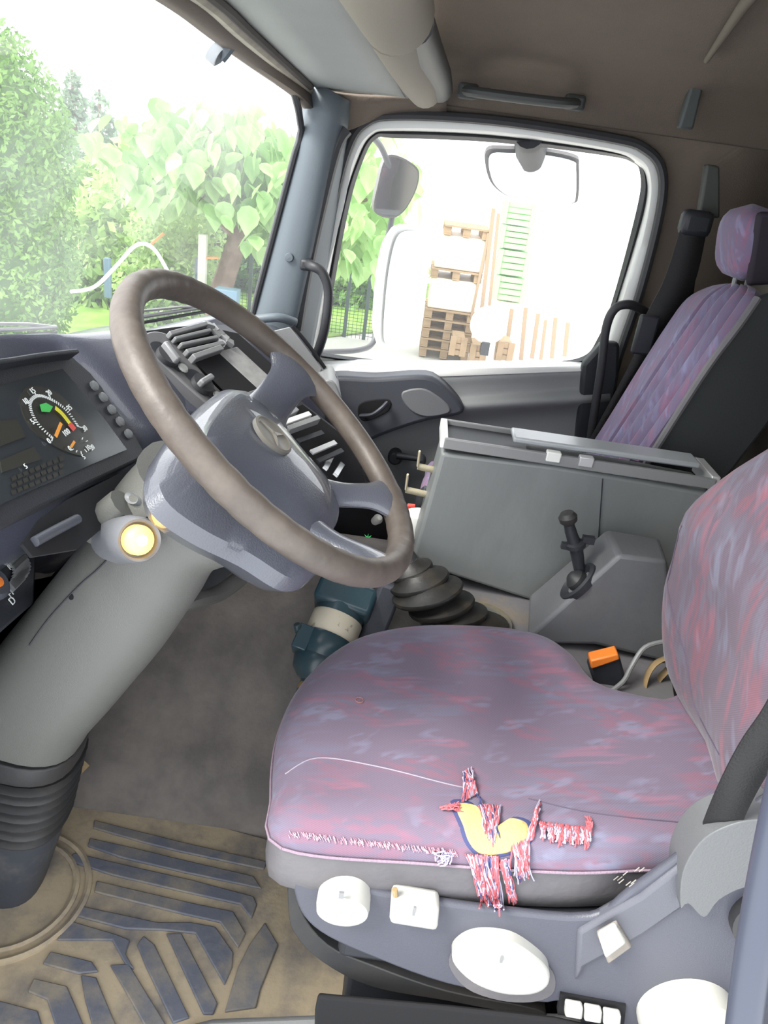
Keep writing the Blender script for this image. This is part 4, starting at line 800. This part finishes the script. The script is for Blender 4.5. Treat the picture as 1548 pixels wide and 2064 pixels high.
# wedge console with small lever
WCn = thing('lever_console', at(1200, 1290, X=1.27), 'dark wedge-shaped console holding a small black lever', 'console')
nf = [(1062, 1285), (1248, 1118), (1345, 1130), (1360, 1340), (1200, 1300), (1068, 1300)]
fr = [(1066, 1200), (1222, 1066), (1330, 1085), (1345, 1290), (1180, 1260), (1070, 1215)]
A = ats(nf, X=1.25); B = [at(x, y, X=1.38) for x, y in fr]
mb = MB(); mb.add(A + B, [(0, 1, 2, 3, 4, 5), (11, 10, 9, 8, 7, 6)] + [(i, (i + 1) % 6, (i + 1) % 6 + 6, i + 6) for i in range(6)]); make('console_body', mb, mat('wedge', (.12, .125, .135), .45, .2, 200, mott=.4, mscale=8, col2=(.17, .175, .18)), WCn, bevel=.008, seg=3)
mb = MB(); mb.box((A[1] + B[1]) / 2 + Vector((0, -.035, -.012)), (.10, .06, .008), B[1] - A[1], A[2] - A[1]); make('top_recess', mb, m_dark, WCn)
nrm = (A[1] - A[0]).cross(B[0] - A[0]).normalized(); nrm = nrm if nrm.z > 0 else -nrm
lc = atp(1165, 1172, A[0], nrm)
mb = MB(); mb.lathe([(.034, -.01), (.034, .003), (.028, .006), (.02, -.002), (.001, -.002)], lc, nrm, 28, sx=1.3, ex=A[1] - A[0]); make('lever_gaiter', mb, m_dark, WCn)
mb = MB(); mb.lathe([(.022, -.01), (.020, .010), (.010, .02), (.001, .022)], lc, nrm, 20); make('lever_ball', mb, m_rub, WCn)
LV = [at(1170, 1165, X=1.30), at(1162, 1110, X=1.30), at(1150, 1070, X=1.30), at(1145, 1045, X=1.30)]
mb = MB(); mb.tube(cr(LV, 4), [.010, .010, .011, .012, .0125, .0125, .012, .011, .011, .010, .010, .010, .010], 12); lv = make('lever_stick', mb, m_dark, WCn)
mb = MB(); mb.lathe([(.010, -.012), (.016, -.006), (.0175, .004), (.012, .012), (.001, .014)], LV[-1], LV[-1] - LV[-2], 18); make('lever_knob', mb, m_rub, lv)
mb = MB(); mb.lathe([(.010, -.008), (.019, -.004), (.019, .004), (.010, .008)], at(1160, 1098, X=1.30), LV[1] - LV[0], 16); mb.box(at(1186, 1088, X=1.30), (.012, .022, .014)); mb.box(at(1140, 1100, X=1.30), (.010, .016, .012)); make('lever_collar', mb, m_dark, lv)
# teal pump
TP = thing('teal_pump', at(650, 1380, X=1.25), 'dark teal cylindrical pump with a stained paper band beside the seat', 'pump')
p0, p1 = at(710, 1180, X=1.36), at(628, 1372, X=1.20); ax = (p1 - p0).normalized(); Lp = (p1 - p0).length
mb = MB(); mb.box(p0 + ax * .035, (.06, .12, .10), ax, (0, 1, 0)); make('motor_block', mb, m_teal, TP, bevel=.01)
mb = MB(); mb.lathe([(.040, .0), (.048, .04), (.050, .06), (.050, Lp * .42)], p0, ax, 30); make('motor_neck', mb, m_teal, TP)
mb = MB(); mb.lathe([(.0505, Lp * .36), (.052, Lp * .37), (.052, Lp * .58), (.0505, Lp * .59)], p0, ax, 30); make('paper_band', mb, m_paper, TP, label='stained beige paper band')
mb = MB(); mb.lathe([(.054, Lp * .58), (.056, Lp * .60), (.056, Lp * .74), (.050, Lp * .80), (.052, Lp * .84), (.046, Lp * .93), (.030, Lp * 1.0), (.020, Lp * 1.02), (.020, Lp * 1.14), (.012, Lp * 1.16)], p0, ax, 30); make('pump_body', mb, m_teal, TP)
mb = MB(); mb.box(at(612, 1290, X=1.24), (.05, .03, .05), ax, (0, 1, 0)); mb.lathe([(.008, 0), (.008, .02)], at(603, 1275, X=1.24), (0, .3, 1), 10); make('mounting_ear', mb, m_teal, TP, bevel=.005)
mb = MB(); mb.lathe([(.0205, Lp * 1.05), (.021, Lp * 1.06), (.021, Lp * 1.10), (.0205, Lp * 1.11)], p0, ax, 20); make('brass_fitting', mb, m_tan, TP)

# ------------------------------------------------------------------ passenger seat
PS = thing('truck_seat', (1.78, -.4, 0), 'passenger seat in lilac striped cloth with pleated back and headrest', 'seat')
hs = [((1180, 935), 1.98, (1300, 935), 1.56), ((1235, 850), 1.98, (1350, 865), 1.56), ((1300, 745), 1.98, (1415, 775), 1.56), ((1355, 660), 1.98, (1475, 690), 1.56), ((1395, 608), 1.97, (1520, 625), 1.57), ((1440, 585), 1.94, (1535, 596), 1.60), ((1465, 582), 1.88, (1530, 585), 1.66)]
rings = []
for i, (pf, xf, pn, xn) in enumerate(hs):
    a, b = at(*pf, X=xf), at(*pn, X=xn); r = []; m = 41
    for k in range(m):
        t = k / (m - 1); p = a.lerp(b, t); bulge = .012 * sin(pi * t) ** .5
        pleat = .022 * abs(sin((t - .42) * pi / .145)) ** .7 if .42 < t < .999 else .02
        r.append(p + Vector((0, 1, .35)) * (bulge + pleat - .006))
    dpt = .11 - .05 * (i > 4)
    r += [b + Vector((.0, -dpt * .5, -.02)), b + Vector((.01, -dpt, -.03)), a + Vector((-.01, -dpt, -.03)), a + Vector((0, -dpt * .5, -.02))]
    rings.append(r)
rings = [list(r) for r in zip(*[cr(list(c), 4) for c in zip(*rings)])]
mb = MB(); mb.loft(rings); make('backrest', mb, C_back2, PS)
mb = MB(); nh = [at(1296, 945, X=1.548), at(1365, 835, X=1.548), at(1430, 735, X=1.548), at(1490, 655, X=1.548), at(1528, 600, X=1.555), at(1560, 590, X=1.56), at(1640, 640, X=1.56), at(1620, 760, X=1.56), at(1540, 870, X=1.56), at(1450, 985, X=1.56), at(1380, 1040, X=1.56)]
mb.prism(nh, (.02, 0, 0)); make('side_shell', mb, mat('shell', (.028, .032, .035), .6, .2, 200), PS, bevel=.008)
mb = MB(); mb.tube(cr(nh[:5], 4), .008, 8); make('shell_edge', mb, m_vinyl, PS)
mb = MB(); o_ = cr([(1.55, -.14, 0), (1.62, -.10, 0), (1.78, -.085, 0), (1.93, -.10, 0), (2.0, -.14, 0), (2.0, -.5, 0), (1.9, -.55, 0), (1.65, -.55, 0), (1.55, -.5, 0)], 6, True)
c0 = Vector((1.78, -.28, 0)); mb.loft([[Vector((p.x, p.y, z)) + (c0 - p) * s for p in o_] for z, s in ((.36, .08), (.40, .0), (.45, -.01), (.47, .04), (.48, .12), (.483, .5), (.483, .97))]); make('cushion', mb, C_back2, PS)
mb = MB(); mb.box((1.80, -.3, .18), (.3, .4, .36)); make('seat_pedestal', mb, m_dark, PS, bevel=.01)
# headrest
hc = at(1506, 490, X=1.78); mb = MB(); rr2 = []
ev = (at(1500, 420, X=1.78) - at(1480, 560, X=1.78)).normalized(); ed = Vector((1, 0, 0)).cross(ev).normalized()
for j in range(13):
    t = -1 + 2 * j / 12; s = (1 - abs(t) ** 3.5) ** .5 if abs(t) < 1 else .03; s = max(s, .05)
    rr2.append([hc + ev * .078 * t + Vector((.098 * s * math.copysign(abs(cos(q)) ** .6, cos(q)), 0, 0)) + ed * .048 * s * math.copysign(abs(sin(q)) ** .7, sin(q)) for q in [2 * pi * k / 32 for k in range(32)]])
mb.loft(rr2); HR = make('headrest', mb, C_back2, PS)
mb = MB(); mb.prism([hc + Vector((-.100, 0, 0)) + ev * .07 - ed * .025, hc + Vector((-.100, 0, 0)) + ev * .06 + ed * .12, hc + Vector((-.100, 0, 0)) - ev * .07 + ed * .12, hc + Vector((-.100, 0, 0)) - ev * .075 - ed * .025], (.02, 0, 0)); make('headrest_side', mb, mat('hs', (.022, .016, .026), .8), HR, bevel=.01)
for x in (1482, 1508):
    mb = MB(); mb.tube([at(x, 560, X=1.74), at(x - 8, 592, X=1.74)], .005, 8); make('headrest_post', mb, m_dashlt, PS)
mb = MB(); mb.prism(ats([(835, 1035), (840, 1000), (858, 985), (880, 1010), (860, 1055)], X=1.60), (.03, 0, 0)); ident(make('dark_buckle', mb, m_dark, bevel=.006), 'small black buckle beside the tall grey box', 'buckle')
mb = MB(); mb.box(at(829, 1022, X=1.62), (.012, .02, .014)); ident(make('red_tab', mb, m_red, bevel=.003), 'tiny red tab in front of the tall grey box', 'tab')
mb = MB(); mb.lathe([(.03, 0), (.034, .02), (.03, .05), (.01, .06)], at(838, 1075, X=1.56), (0, 0, 1), 20); ident(make('pale_canister', mb, m_frame), 'pale rounded canister half hidden behind the tall grey box', 'canister')
mb = MB(); mb.lathe([(.010, -.02), (.012, 0), (.006, .012), (.001, .014)], at(762, 1046, X=1.62), (-.6, -.3, .6), 14); ident(make('white_peg', mb, m_white), 'small white peg in the dark footwell seen through the wheel', 'peg')
mb = MB(); cgl = at(741, 1085, X=1.66)
for k in range(4):
    an = k * pi / 4; d = Vector((.2, -cos(an), sin(an))).normalized(); s = Vector((-1, 0, 0)).cross(d).normalized(); mb.prism([cgl + d * .012, cgl + s * .002, cgl - d * .012, cgl - s * .002], (-.002, 0, 0))
ident(make('green_star_glint', mb, mat('greenstar', (.10, .5, .18), .4, emit=(.1, .8, .25), estr=.3)), 'small green star-shaped glint in the dark footwell', 'light_spot')  # point of green light built as a weakly emitting star
mb = MB(); mb.prism(ats([(650, 1015), (800, 1000), (815, 1130), (690, 1130)], X=1.74), (.03, 0, 0)); ident(make('footwell_shade', mb, m_black), 'black sheet standing in for footwell shade behind the lower wheel gap', 'panel')  # darkness of the footwell put in as a flat black sheet

# ------------------------------------------------------------------ outside the cab: wipers, mirrors
for i, (a, b, lab) in enumerate([((-40, 668), (112, 659), 'thin grey wiper outside the glass at the far left'), ((262, 642), (420, 618), 'thin grey wiper seen through the upper part of the steering wheel')]):
    A, B = at(*a, X=1.15 + .3 * i), at(*b, X=1.45 + .3 * i)
    A.y = max(A.y, .0); T = thing('wiper', A, lab, 'wiper', 'windscreen wipers')
    t = (B - A).normalized()
    mb = MB(); mb.tube([A, B], .004, 8); mb.tube([A + Vector((0, .0, .012)), A.lerp(B, .6) + Vector((0, 0, .008)), B], .003, 6); make('wiper_arm', mb, mat('wip%d' % i, (.3, .3, .3), .4), T)
    mb = MB(); mb.tube([A + Vector((0, 0, -.012)), B + Vector((0, 0, -.010))], .0035, 6); make('wiper_blade', mb, m_seal, T)
XM = 2.52
def mirror(nm, lab, px, X, depth, nrm_, grp='outside mirrors'):
    c0 = sum(ats(px, X=X), Vector()) / len(px); N_ = Vector(nrm_).normalized()
    pts = cr([atp(x, y, c0, N_) for x, y in px], 4, True); c = sum(pts, Vector()) / len(pts); T = thing(nm, c, lab, 'mirror', grp)
    gi = [c + (p - c) * .93 + N_ * .004 for p in pts]; bk = N_ * -depth
    mb = MB(); mb.loft([pts, [p + bk * .4 for p in pts], [c + (p - c) * .85 + bk * .85 for p in pts], [c + (p - c) * .5 + bk for p in pts]]); make('mirror_case', mb, m_mirback if 'main' not in nm else m_frame, T)
    mb = MB(); mb.prism(gi, N_ * .003); make('mirror_glass', mb, m_chrome, T, smooth=False); return T, c
mirror('wide_angle_mirror', 'short wide-angle outside mirror, upper of the two on the bracket', [(772, 330), (785, 312), (812, 318), (838, 335), (845, 352), (838, 385), (815, 425), (790, 440), (760, 432), (753, 415), (762, 370)], XM, .10, (-1, -.25, -.1))
mirror('main_mirror', 'tall rounded outside mirror, lower of the two on the bracket', [(795, 470), (820, 455), (850, 462), (862, 490), (862, 560), (850, 640), (836, 690), (815, 703), (780, 702), (768, 690), (768, 640), (778, 540)], XM, .06, (-.62, -.80, -.02))
KM, _k = mirror('kerb_mirror', 'wide kerb mirror above the door window with curved lower edge', [(980, 305), (1020, 300), (1100, 305), (1160, 318), (1167, 335), (1166, 395), (1155, 410), (1100, 415), (1040, 403), (1000, 380), (982, 350)], 2.42, .03, (-.7, -.15, -.7))
mb = MB(); mb.tube([at(1068, 268, X=2.25), at(1070, 300, X=2.36), at(1072, 328, X=2.40)], [.04, .045, .032], 14); make('mirror_mount', mb, m_dark, KM)
mb = MB(); mb.tube(cr([at(560, 720, X=2.30), at(650, 710, X=2.36), at(720, 706, X=2.42), at(752, 690, X=2.48), at(760, 640, X=2.52), at(768, 540, X=2.55), at(790, 440, X=2.56), at(795, 380, X=2.56), at(770, 300, X=2.45), at(735, 262, X=2.32)], 8), .009, 10); ident(make('mirror_bracket', mb, mat('brk', (.09, .09, .10), .4)), 'black bent tube bracket carrying the outside mirrors', 'bracket')

# ------------------------------------------------------------------ yard outside
GZ = -1.3
mb = MB(); mb.prism([(2.5, -14, GZ), (40, -30, GZ), (40, 40, GZ), (2.5, 14, GZ)], (0, 0, -.1)); structure('ground', mb, mat('yard', (.62, .60, .56), .9, .3, 8, mott=.4, mscale=1.5, col2=(.5, .48, .44)))
g = MB(); g.prism([at(560, 690, Z=GZ + .01), at(-300, 800, Z=GZ + .01), Vector((30, 26, GZ + .01)), Vector((30, 1.5, GZ + .01)), at(770, 668, Z=GZ + .01)], (0, 0, .02)); ident(make('grass_verge', g, leafmat('grass', (.16, .30, .05), (.28, .42, .10), 3, 0)), 'green grass strip in front of the hedge and fence', 'grass', kind='stuff')
npr = np.random.default_rng(5)
def cloud(blobs, n, size, flat=.5, up=0):
    """leaf triangles/quads scattered over the shells of ellipsoids"""
    V = []; Fc = []; per = [int(n * b[2] / sum(q[2] for q in blobs)) for b in blobs]
    for (c, r, wgt), m in zip(blobs, per):
        d = npr.normal(size=(m, 3)); d /= np.linalg.norm(d, axis=1)[:, None]; rad = npr.uniform(.72, 1.04, (m, 1)) ** 1
        P_ = np.array(c) + d * rad * np.array(r); a = npr.normal(size=(m, 3)); a /= np.linalg.norm(a, axis=1)[:, None]
        b = np.cross(a, npr.normal(size=(m, 3))); b /= np.linalg.norm(b, axis=1)[:, None]; s = size * npr.uniform(.6, 1.3, (m, 1))
        a[:, 2] += up; o = len(V)
        q = np.stack([P_ - a * s, P_ + b * s * flat, P_ + a * s, P_ - b * s * flat], 1).reshape(-1, 3)
        V += q.tolist(); Fc += [(o + 4 * i, o + 4 * i + 1, o + 4 * i + 2, o + 4 * i + 3) for i in range(m)]
    mb_ = MB(); mb_.v = V; mb_.f = Fc; return mb_
def fast(name, mb_, m_, parent, **k):
    me = bpy.data.meshes.new(name); me.from_pydata(mb_.v, [], mb_.f); me.materials.append(m_); o = bpy.data.objects.new(name, me); COL.objects.link(o)
    T = Vector((0, 0, 0)); q = parent
    while q: T += q.location; q = q.parent
    o.parent = parent; o.location = -T; return ident(o, **k)
lm_thuja = leafmat('thuja', (.12, .27, .05), (.30, .50, .13), 2.5)
lm_bush = leafmat('bush', (.28, .45, .12), (.55, .72, .30), 1.2, .45)
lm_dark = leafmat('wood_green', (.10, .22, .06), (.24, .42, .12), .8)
lm_cat = leafmat('catalpa', (.22, .42, .12), (.50, .70, .32), .9, .4)
lm_fir = leafmat('fir', (.18, .27, .17), (.28, .38, .27), .5)
bark = mat('bark', (.16, .10, .07), .9, 1, 20, mott=.6, mscale=8, col2=(.28, .2, .15))
# thuja column: a solid core with leaf sprays around it
def thuja(X, px_edge, py_edge, half, top_px, lab, n=46000):
    e = at(px_edge, py_edge, X=X); top = at(top_px[0], top_px[1], X=X); cy = e.y + half
    T = thing('conifer_column', (X, cy, GZ), lab, 'conifer', 'clipped conifers')
    H = top.z + .25 - GZ; blobs = [((X, cy, GZ + H * .35), (half, half, H * .38), 2), ((X, cy, GZ + H * .62), (half * .98, half * .98, H * .36), 2)]
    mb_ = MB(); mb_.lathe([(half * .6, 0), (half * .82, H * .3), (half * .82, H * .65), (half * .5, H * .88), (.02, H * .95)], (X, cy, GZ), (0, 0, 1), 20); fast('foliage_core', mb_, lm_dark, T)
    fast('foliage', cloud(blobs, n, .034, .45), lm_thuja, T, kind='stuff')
    mb_ = MB(); mb_.tube([(X, cy, GZ), (X, cy, GZ + H * .4)], .1, 8); fast('trunk', mb_, bark, T)
thuja(7.5, 140, 400, 1.05, (20, 60), 'big clipped conifer column at the left edge of the windscreen')
def bush(X, px, py, ry, rz, lab, m_, n=5000, size=.09, nm='leafy_bush', cat='bush', grp='bushes beyond the windscreen', rx=None):
    c = at(px, py, X=X); T = thing(nm, (X, c.y, GZ), lab, cat, grp)
    blobs = [((X + random.uniform(-.2, .2), c.y + random.uniform(-.5, .5) * ry, c.z + random.uniform(-.4, .5) * rz), ((rx or ry) * .6, ry * .62, rz * .6), 1) for _ in range(5)] + [((X, c.y, c.z - rz * .3), ((rx or ry) * .8, ry * .9, rz * .8), 2), ((X, c.y, (c.z + GZ) / 2), (ry * .6, ry * .8, max(.3, (c.z - GZ) / 2)), 1.5)]
    fast('foliage', cloud(blobs, n, size, .55), m_, T, kind='stuff'); mb_ = MB(); mb_.tube([(X, c.y, GZ), (X, c.y, c.z)], .08, 8); fast('trunk', mb_, bark, T)
bush(11.5, 215, 520, 1.1, 1.8, 'pale bright bush right of the big conifer', lm_bush, 7000)
bush(10.5, 350, 560, .75, 1.3, 'rounded yellow-green bush below the catalpa leaves', lm_bush, 7000, .05)
bush(13, 250, 400, 1.3, 1.3, 'airy pale tree crown behind the bright bush', lm_bush, 5000, .1)
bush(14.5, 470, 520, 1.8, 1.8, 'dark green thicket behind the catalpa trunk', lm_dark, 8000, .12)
bush(14, 640, 560, 1.5, 1.5, 'green shrubs behind the mesh fence', lm_thuja, 7000, .09)
bush(15, 740, 600, 1.1, 1.2, 'light green shrub at the right end of the fence', lm_bush, 5000, .09)
bush(13, 60, 560, 1.5, 1.8, 'green bush half hidden by the big conifer', lm_thuja, 5000, .09)
for px_, py_, lab in ((200, 240, 'hazy grey green fir top, nearer the conifer column'), (145, 200, 'hazy fir top just behind the conifer column')):
    X = 22 if px_ == 200 else 27; top = at(px_, py_ - 60, X=X); T = thing('distant_fir', (X, top.y, GZ), lab, 'fir tree', 'distant firs')
    blobs = [((X, top.y, top.z - .5 - k * .55), (.25 + .22 * k, .25 + .22 * k, .45), 1 + k) for k in range(7)]
    fast('foliage', cloud(blobs, 3500, .14, .35), lm_fir, T, kind='stuff'); mb_ = MB(); mb_.tube([(X, top.y, GZ), (X, top.y, top.z)], [.2, .03], 8); fast('trunk', mb_, bark, T)
# catalpa tree with big heart-shaped drooping leaves
XC = 9.6; tb = at(440, 612, X=XC); CT = thing('catalpa_tree', (XC, tb.y, GZ), 'tree with large heart-shaped drooping leaves seen past the pillar', 'tree')
mb = MB(); mb.tube(cr([Vector((XC, tb.y, GZ)), at(440, 610, X=XC), at(470, 510, X=XC), at(492, 440, X=XC), at(500, 360, X=XC)], 5), [.16 - .004 * i for i in range(21)], 10); fast('trunk', mb, bark, CT)
for a, b, c in (((480, 480), (400, 400), (300, 330)), ((490, 440), (560, 380), (640, 340)), ((495, 400), (450, 320), (420, 250)), ((490, 450), (600, 430), (740, 400))):
    mb = MB(); mb.tube(cr([at(*a, X=XC), at(*b, X=XC - .2), at(*c, X=XC - .3)], 4), [.07 - .005 * i for i in range(9)], 8); fast('branch', mb, bark, CT)
LVp = [(0, 0, 0), (.30, .10, .03), (.46, .38, .05), (.40, .68, .02), (.20, .92, -.04), (0, 1.18, -.10), (-.20, .92, -.04), (-.40, .68, .02), (-.46, .38, .05), (-.30, .10, .03), (0, .40, -.05), (0, .75, -.06)]
LF = [(0, 1, 10), (1, 2, 10), (2, 3, 11, 10), (3, 4, 11), (4, 5, 11), (5, 6, 11), (6, 7, 11), (7, 8, 10, 11), (8, 9, 10), (9, 0, 10)]
lme = bpy.data.meshes.new('leaf'); lme.from_pydata(LVp, [], LF); lme.materials.append(lm_cat); lme.shade_smooth()
crowns = [((330, 300), .95, .42), ((430, 280), .9, .5), ((530, 340), .95, .6), ((430, 350), .95, .45), ((620, 420), .8, .6), ((700, 420), .65, .9), ((760, 400), .5, .9), ((350, 350), .6, .35), ((540, 420), .7, .5), ((480, 250), .5, .3)]
big = []; 
for i in range(1150):
    (px_, py_), ry, rz = random.choice(crowns); c = at(px_, py_, X=XC + random.uniform(-.7, .6)); d = Vector((random.gauss(0, 1), random.gauss(0, 1), random.gauss(0, 1))).normalized()
    p = c + Vector((d.x * .7, d.y * ry, d.z * rz)) * random.uniform(.5, 1)
    Mx = Matrix.Translation(p) @ Matrix.Rotation(random.uniform(0, 6.28), 4, 'Z') @ Matrix.Rotation(-random.uniform(.5, 1.45), 4, 'X') @ Matrix.Rotation(random.uniform(-.4, .4), 4, 'Y') @ Matrix.Scale(random.uniform(.17, .29), 4)
    big.append((p.x, Mx))
big.sort(key=lambda q: q[0])
mb = MB()
for i, (x, Mx) in enumerate(big):
    if i < 290:
        o = bpy.data.objects.new('leaf', lme); COL.objects.link(o); o.parent = CT; o.matrix_local = Matrix.Translation(-CT.location) @ Mx
    else: mb.add([Mx @ Vector(v) for v in LVp], LF)
fast('leaves', mb, lm_cat, CT, kind='stuff')
# fence
XF = 11.2; FN = thing('mesh_fence', at(700, 668, X=XF), 'dark green welded mesh fence with thin posts', 'fence')
for px_ in (655, 695, 735, 770, 560, 500):
    b = at(px_, 662, X=XF); mb = MB(); mb.box((XF, b.y, GZ + .55), (.05, .05, 1.35)); fast('fence_post', mb, mat('fp', (.05, .08, .08), .6) if px_ == 655 else bpy.data.materials['fp'], FN)
y0, y1 = at(780, 640, X=XF).y, at(430, 640, X=XF).y; mb = MB()
for i in range(26): z = GZ + .05 + i * .048; mb.box((XF, (y0 + y1) / 2, z), (.006, y1 - y0, .006))
for i in range(int((y1 - y0) / .06)): mb.box((XF, y0 + i * .06, GZ + .6), (.006, .006, 1.25))
fast('mesh_wires', mb, bpy.data.materials['fp'], FN, kind='stuff')
# things in the yard before the hedge
def post(nm, px_, pt, pb, X, w_, m_, lab, cat):
    a, b = at(px_, pb, X=X), at(px_ + 2, pt, X=X); mb_ = MB(); mb_.box(((a + b) / 2), (w_, w_, (b - a).length)); ident(make(nm, mb_, m_, bevel=.01), lab, cat)
post('wooden_post', 407, 472, 592, 9.0, .09, mat('wpost', (.55, .55, .48), .8), 'pale square post left of the catalpa trunk', 'post')
post('dark_post', 397, 520, 590, 9.2, .06, mat('dpost', (.08, .12, .17), .7), 'thin dark blue post beside the pale post', 'post')
post('blue_post', 216, 520, 600, 9.0, .07, mat('bpost', (.20, .32, .42), .7), 'faint blue post right of the big conifer', 'post')
c = at(458, 597, X=8.8); mb = MB(); mb.box(c, (.2, .26, .17)); ident(make('blue_bin', mb, mat('bin', (.14, .24, .32), .6), bevel=.01), 'small blue box in front of the catalpa trunk', 'box')
mb = MB(); mb.box(at(455, 622, X=8.8), (.2, .22, .12)); ident(make('pale_block', mb, mat('blk', (.7, .68, .6), .8), bevel=.01), 'pale block under the small blue box', 'block')
mb = MB(); mb.tube(cr([at(142, 588, X=7.5), at(190, 578, X=7.5), at(235, 535, X=7.5), at(275, 494, X=7.5), at(310, 502, X=7.5), at(345, 560, X=7.5)], 6), .018, 6); ident(make('white_hose', mb, mat('hose', (.8, .85, .85), .5)), 'white pipe arching over the grass', 'pipe')
for a, b, nm, lab in (((330, 470), (298, 498), 'orange_stick', 'short orange stick among the bushes'), ((400, 520), (440, 520), 'orange_rail', 'thin orange rail by the dark trunk')):
    mb = MB(); mb.tube([at(*a, X=9), at(*b, X=9)], .015, 6); ident(make(nm, mb, m_orange), lab, 'stick')
# pallets: each with deck boards and blocks
wood = mat('pallet_wood', (.36, .25, .15), .8, .5, 30, mott=.5, mscale=6, col2=(.25, .17, .10)); wrap = mat('wrapped', (.82, .74, .62), .5, mott=.5, mscale=4, col2=(.7, .58, .44))
def pallet_mesh():
    top = MB()
    return top
XP = 11.0; hgt = .13
def pallet(cy, z, wy, lab, proto=[None]):
    T = thing('pallet', (XP, cy, z), lab, 'pallet', 'wooden pallets')
    for i in range(5):
        mb_ = MB(); mb_.box((XP - .34 + i * .17, cy, z + hgt - .015), (.13, wy, .022)); fast('deck_board', mb_, wood, T)
    for i in range(3):
        for x in (-.34, .34):
            mb_ = MB(); mb_.box((XP + x, cy + (i - 1) * (wy / 2 - .05), z + .065), (.1, .1, .085)); fast('block', mb_, wood, T)
        mb_ = MB(); mb_.box((XP, cy + (i - 1) * (wy / 2 - .05), z + .012), (.8, .1, .02)); fast('bottom_board', mb_, wood, T)
cyA = at(900, 660, X=XP).y; WY = .68
zs = [GZ + .02 + i * (hgt + .003) for i in range(5)]
names = ['lowest pallet', 'second pallet up', 'third pallet up', 'fourth pallet up', 'fifth pallet up']
for z, nm in zip(zs, names): pallet(cyA, z, WY, nm + ' of the bare wooden stack under the wrapped goods')
def load(cy, z, h_, wy, lab):
    mb_ = MB(); mb_.box((XP, cy, z + h_ / 2), (.75, wy, h_)); ident(make('wrapped_load', mb_, wrap, bevel=.02), lab, 'load', 'pale loads on pallets')
z = zs[-1] + hgt; load(cyA + .0, z + .0, .40, .64, 'pale wrapped load on the bare pallet stack, lower of two'); z += .40
pallet(cyA, z, WY, 'pallet between the two pale wrapped loads'); z += hgt; load(cyA - .02, z, .42, .66, 'pale wrapped load below the topmost pallets, upper of two'); z += .42
pallet(cyA - .05, z, .60, 'topmost pallet on the upper wrapped load')
# green crates stack (behind), timber rack, white round tank, crates
XG = 13.0; gm = mat('green_crate', (.35, .62, .30), .6); c0 = at(1040, 600, X=XG); 
def frame_crate(nm, c, d, m_, lab, cat, grp, slats=4):
    T = thing(nm, c - Vector((0, 0, d[2] / 2)), lab, cat, grp)
    for sy in (-1, 1):
        mb_ = MB(); mb_.box(c + Vector((-d[0] / 2, sy * (d[1] / 2 - .04), 0)), (.04, .08, d[2])); fast('corner_post', mb_, m_, T)
    for i in range(slats):
        mb_ = MB(); mb_.box(c + Vector((-d[0] / 2 + .01, 0, -d[2] / 2 + d[2] * (i + .5) / slats)), (.03, d[1], d[2] / slats * .8)); fast('slat', mb_, m_, T)
    mb_ = MB(); mb_.box(c + Vector((.05, 0, 0)), (d[0] - .1, d[1] - .06, d[2] - .04)); fast('crate_core', mb_, m_, T)
for i, (yt, yb) in enumerate(((405, 452), (452, 500), (500, 552), (552, 602))):
    t_, b_ = at(1045 - i * 6, yt, X=XG), at(1040 - i * 6, yb, X=XG)
    frame_crate('green_crate', (t_ + b_) / 2, (.6, .52, (t_ - b_).length * .96), gm, ['topmost', 'second from top', 'third from top', 'lowest'][i] + ' of the stacked green crates', 'crate', 'green crates')
T = thing('crate_support', (XG, at(1025, 640, X=XG).y, GZ), 'pale timber base under the stacked green crates', 'base'); zt = at(1022, 604, X=XG).z; mb = MB(); mb.box((XG, T.location.y, (GZ + zt) / 2), (.5, .5, zt - GZ)); fast('base_block', mb, wrap, T)
tm = mat('timber', (.34, .24, .16), .8, .4, 20)
for i, (xt, yt, xb, yb, w_) in enumerate([(995, 420, 962, 700, .05), (1005, 430, 978, 700, .04), (985, 470, 950, 640, .035), (1012, 640, 1000, 725, .07), (1032, 622, 1018, 725, .05), (1060, 620, 1050, 725, .05), (1085, 632, 1072, 722, .05), (1100, 645, 1090, 725, .04), (1120, 640, 1112, 722, .05), (1145, 650, 1138, 718, .05)]):
    a, b = at(xb, yb, X=10.6), at(xt, yt, X=10.6); mb = MB(); t = (b - a); mb.box((a + b) / 2, (t.length, w_, w_), t, (0, 1, 0))
    o = make('timber_post', mb, tm); pos = ['tallest thin timber beside the pallet stack', 'second tall timber beside the pallet stack', 'short leaning timber against the pallet stack', 'first', 'second', 'third', 'fourth', 'fifth', 'sixth', 'seventh'][i]
    ident(o, pos if i < 3 else pos + ' upright timber right of the white round tank', 'timber', 'upright timbers')
mb = MB(); c = at(985, 655, X=9.8); mb.lathe([(.12, -.14), (.22, -.08), (.235, 0), (.22, .05), (.12, .09), (.02, .10)], c, (-1, 0, .1), 28); T = thing('round_tank', c - Vector((0, 0, .25)), 'white round tank standing before the timbers', 'tank'); make('tank_body', mb, mat('tank', (.85, .85, .83), .4), T)
mb = MB(); mb.box(c + Vector((-.02, .0, -.28)), (.2, .1, .16)); make('tank_foot', mb, m_dark, T)
for i, (px_, py_) in enumerate(((930, 690), (960, 705), (1005, 700))):
    c = at(px_ - 8 + i * 9, py_, X=10.2); frame_crate('wooden_crate', c, (.5, .22, .24), wood, ['left', 'middle', 'right'][i] + ' low wooden crate at the foot of the white tank', 'crate', 'low wooden crates', 3)

# ------------------------------------------------------------------ repeats inside one group need no shared mesh; finish
for o in list(bpy.data.objects):
    if o.parent is None and 'kind' in o and o['kind'] == 'structure' and 'category' in o: del o['category']
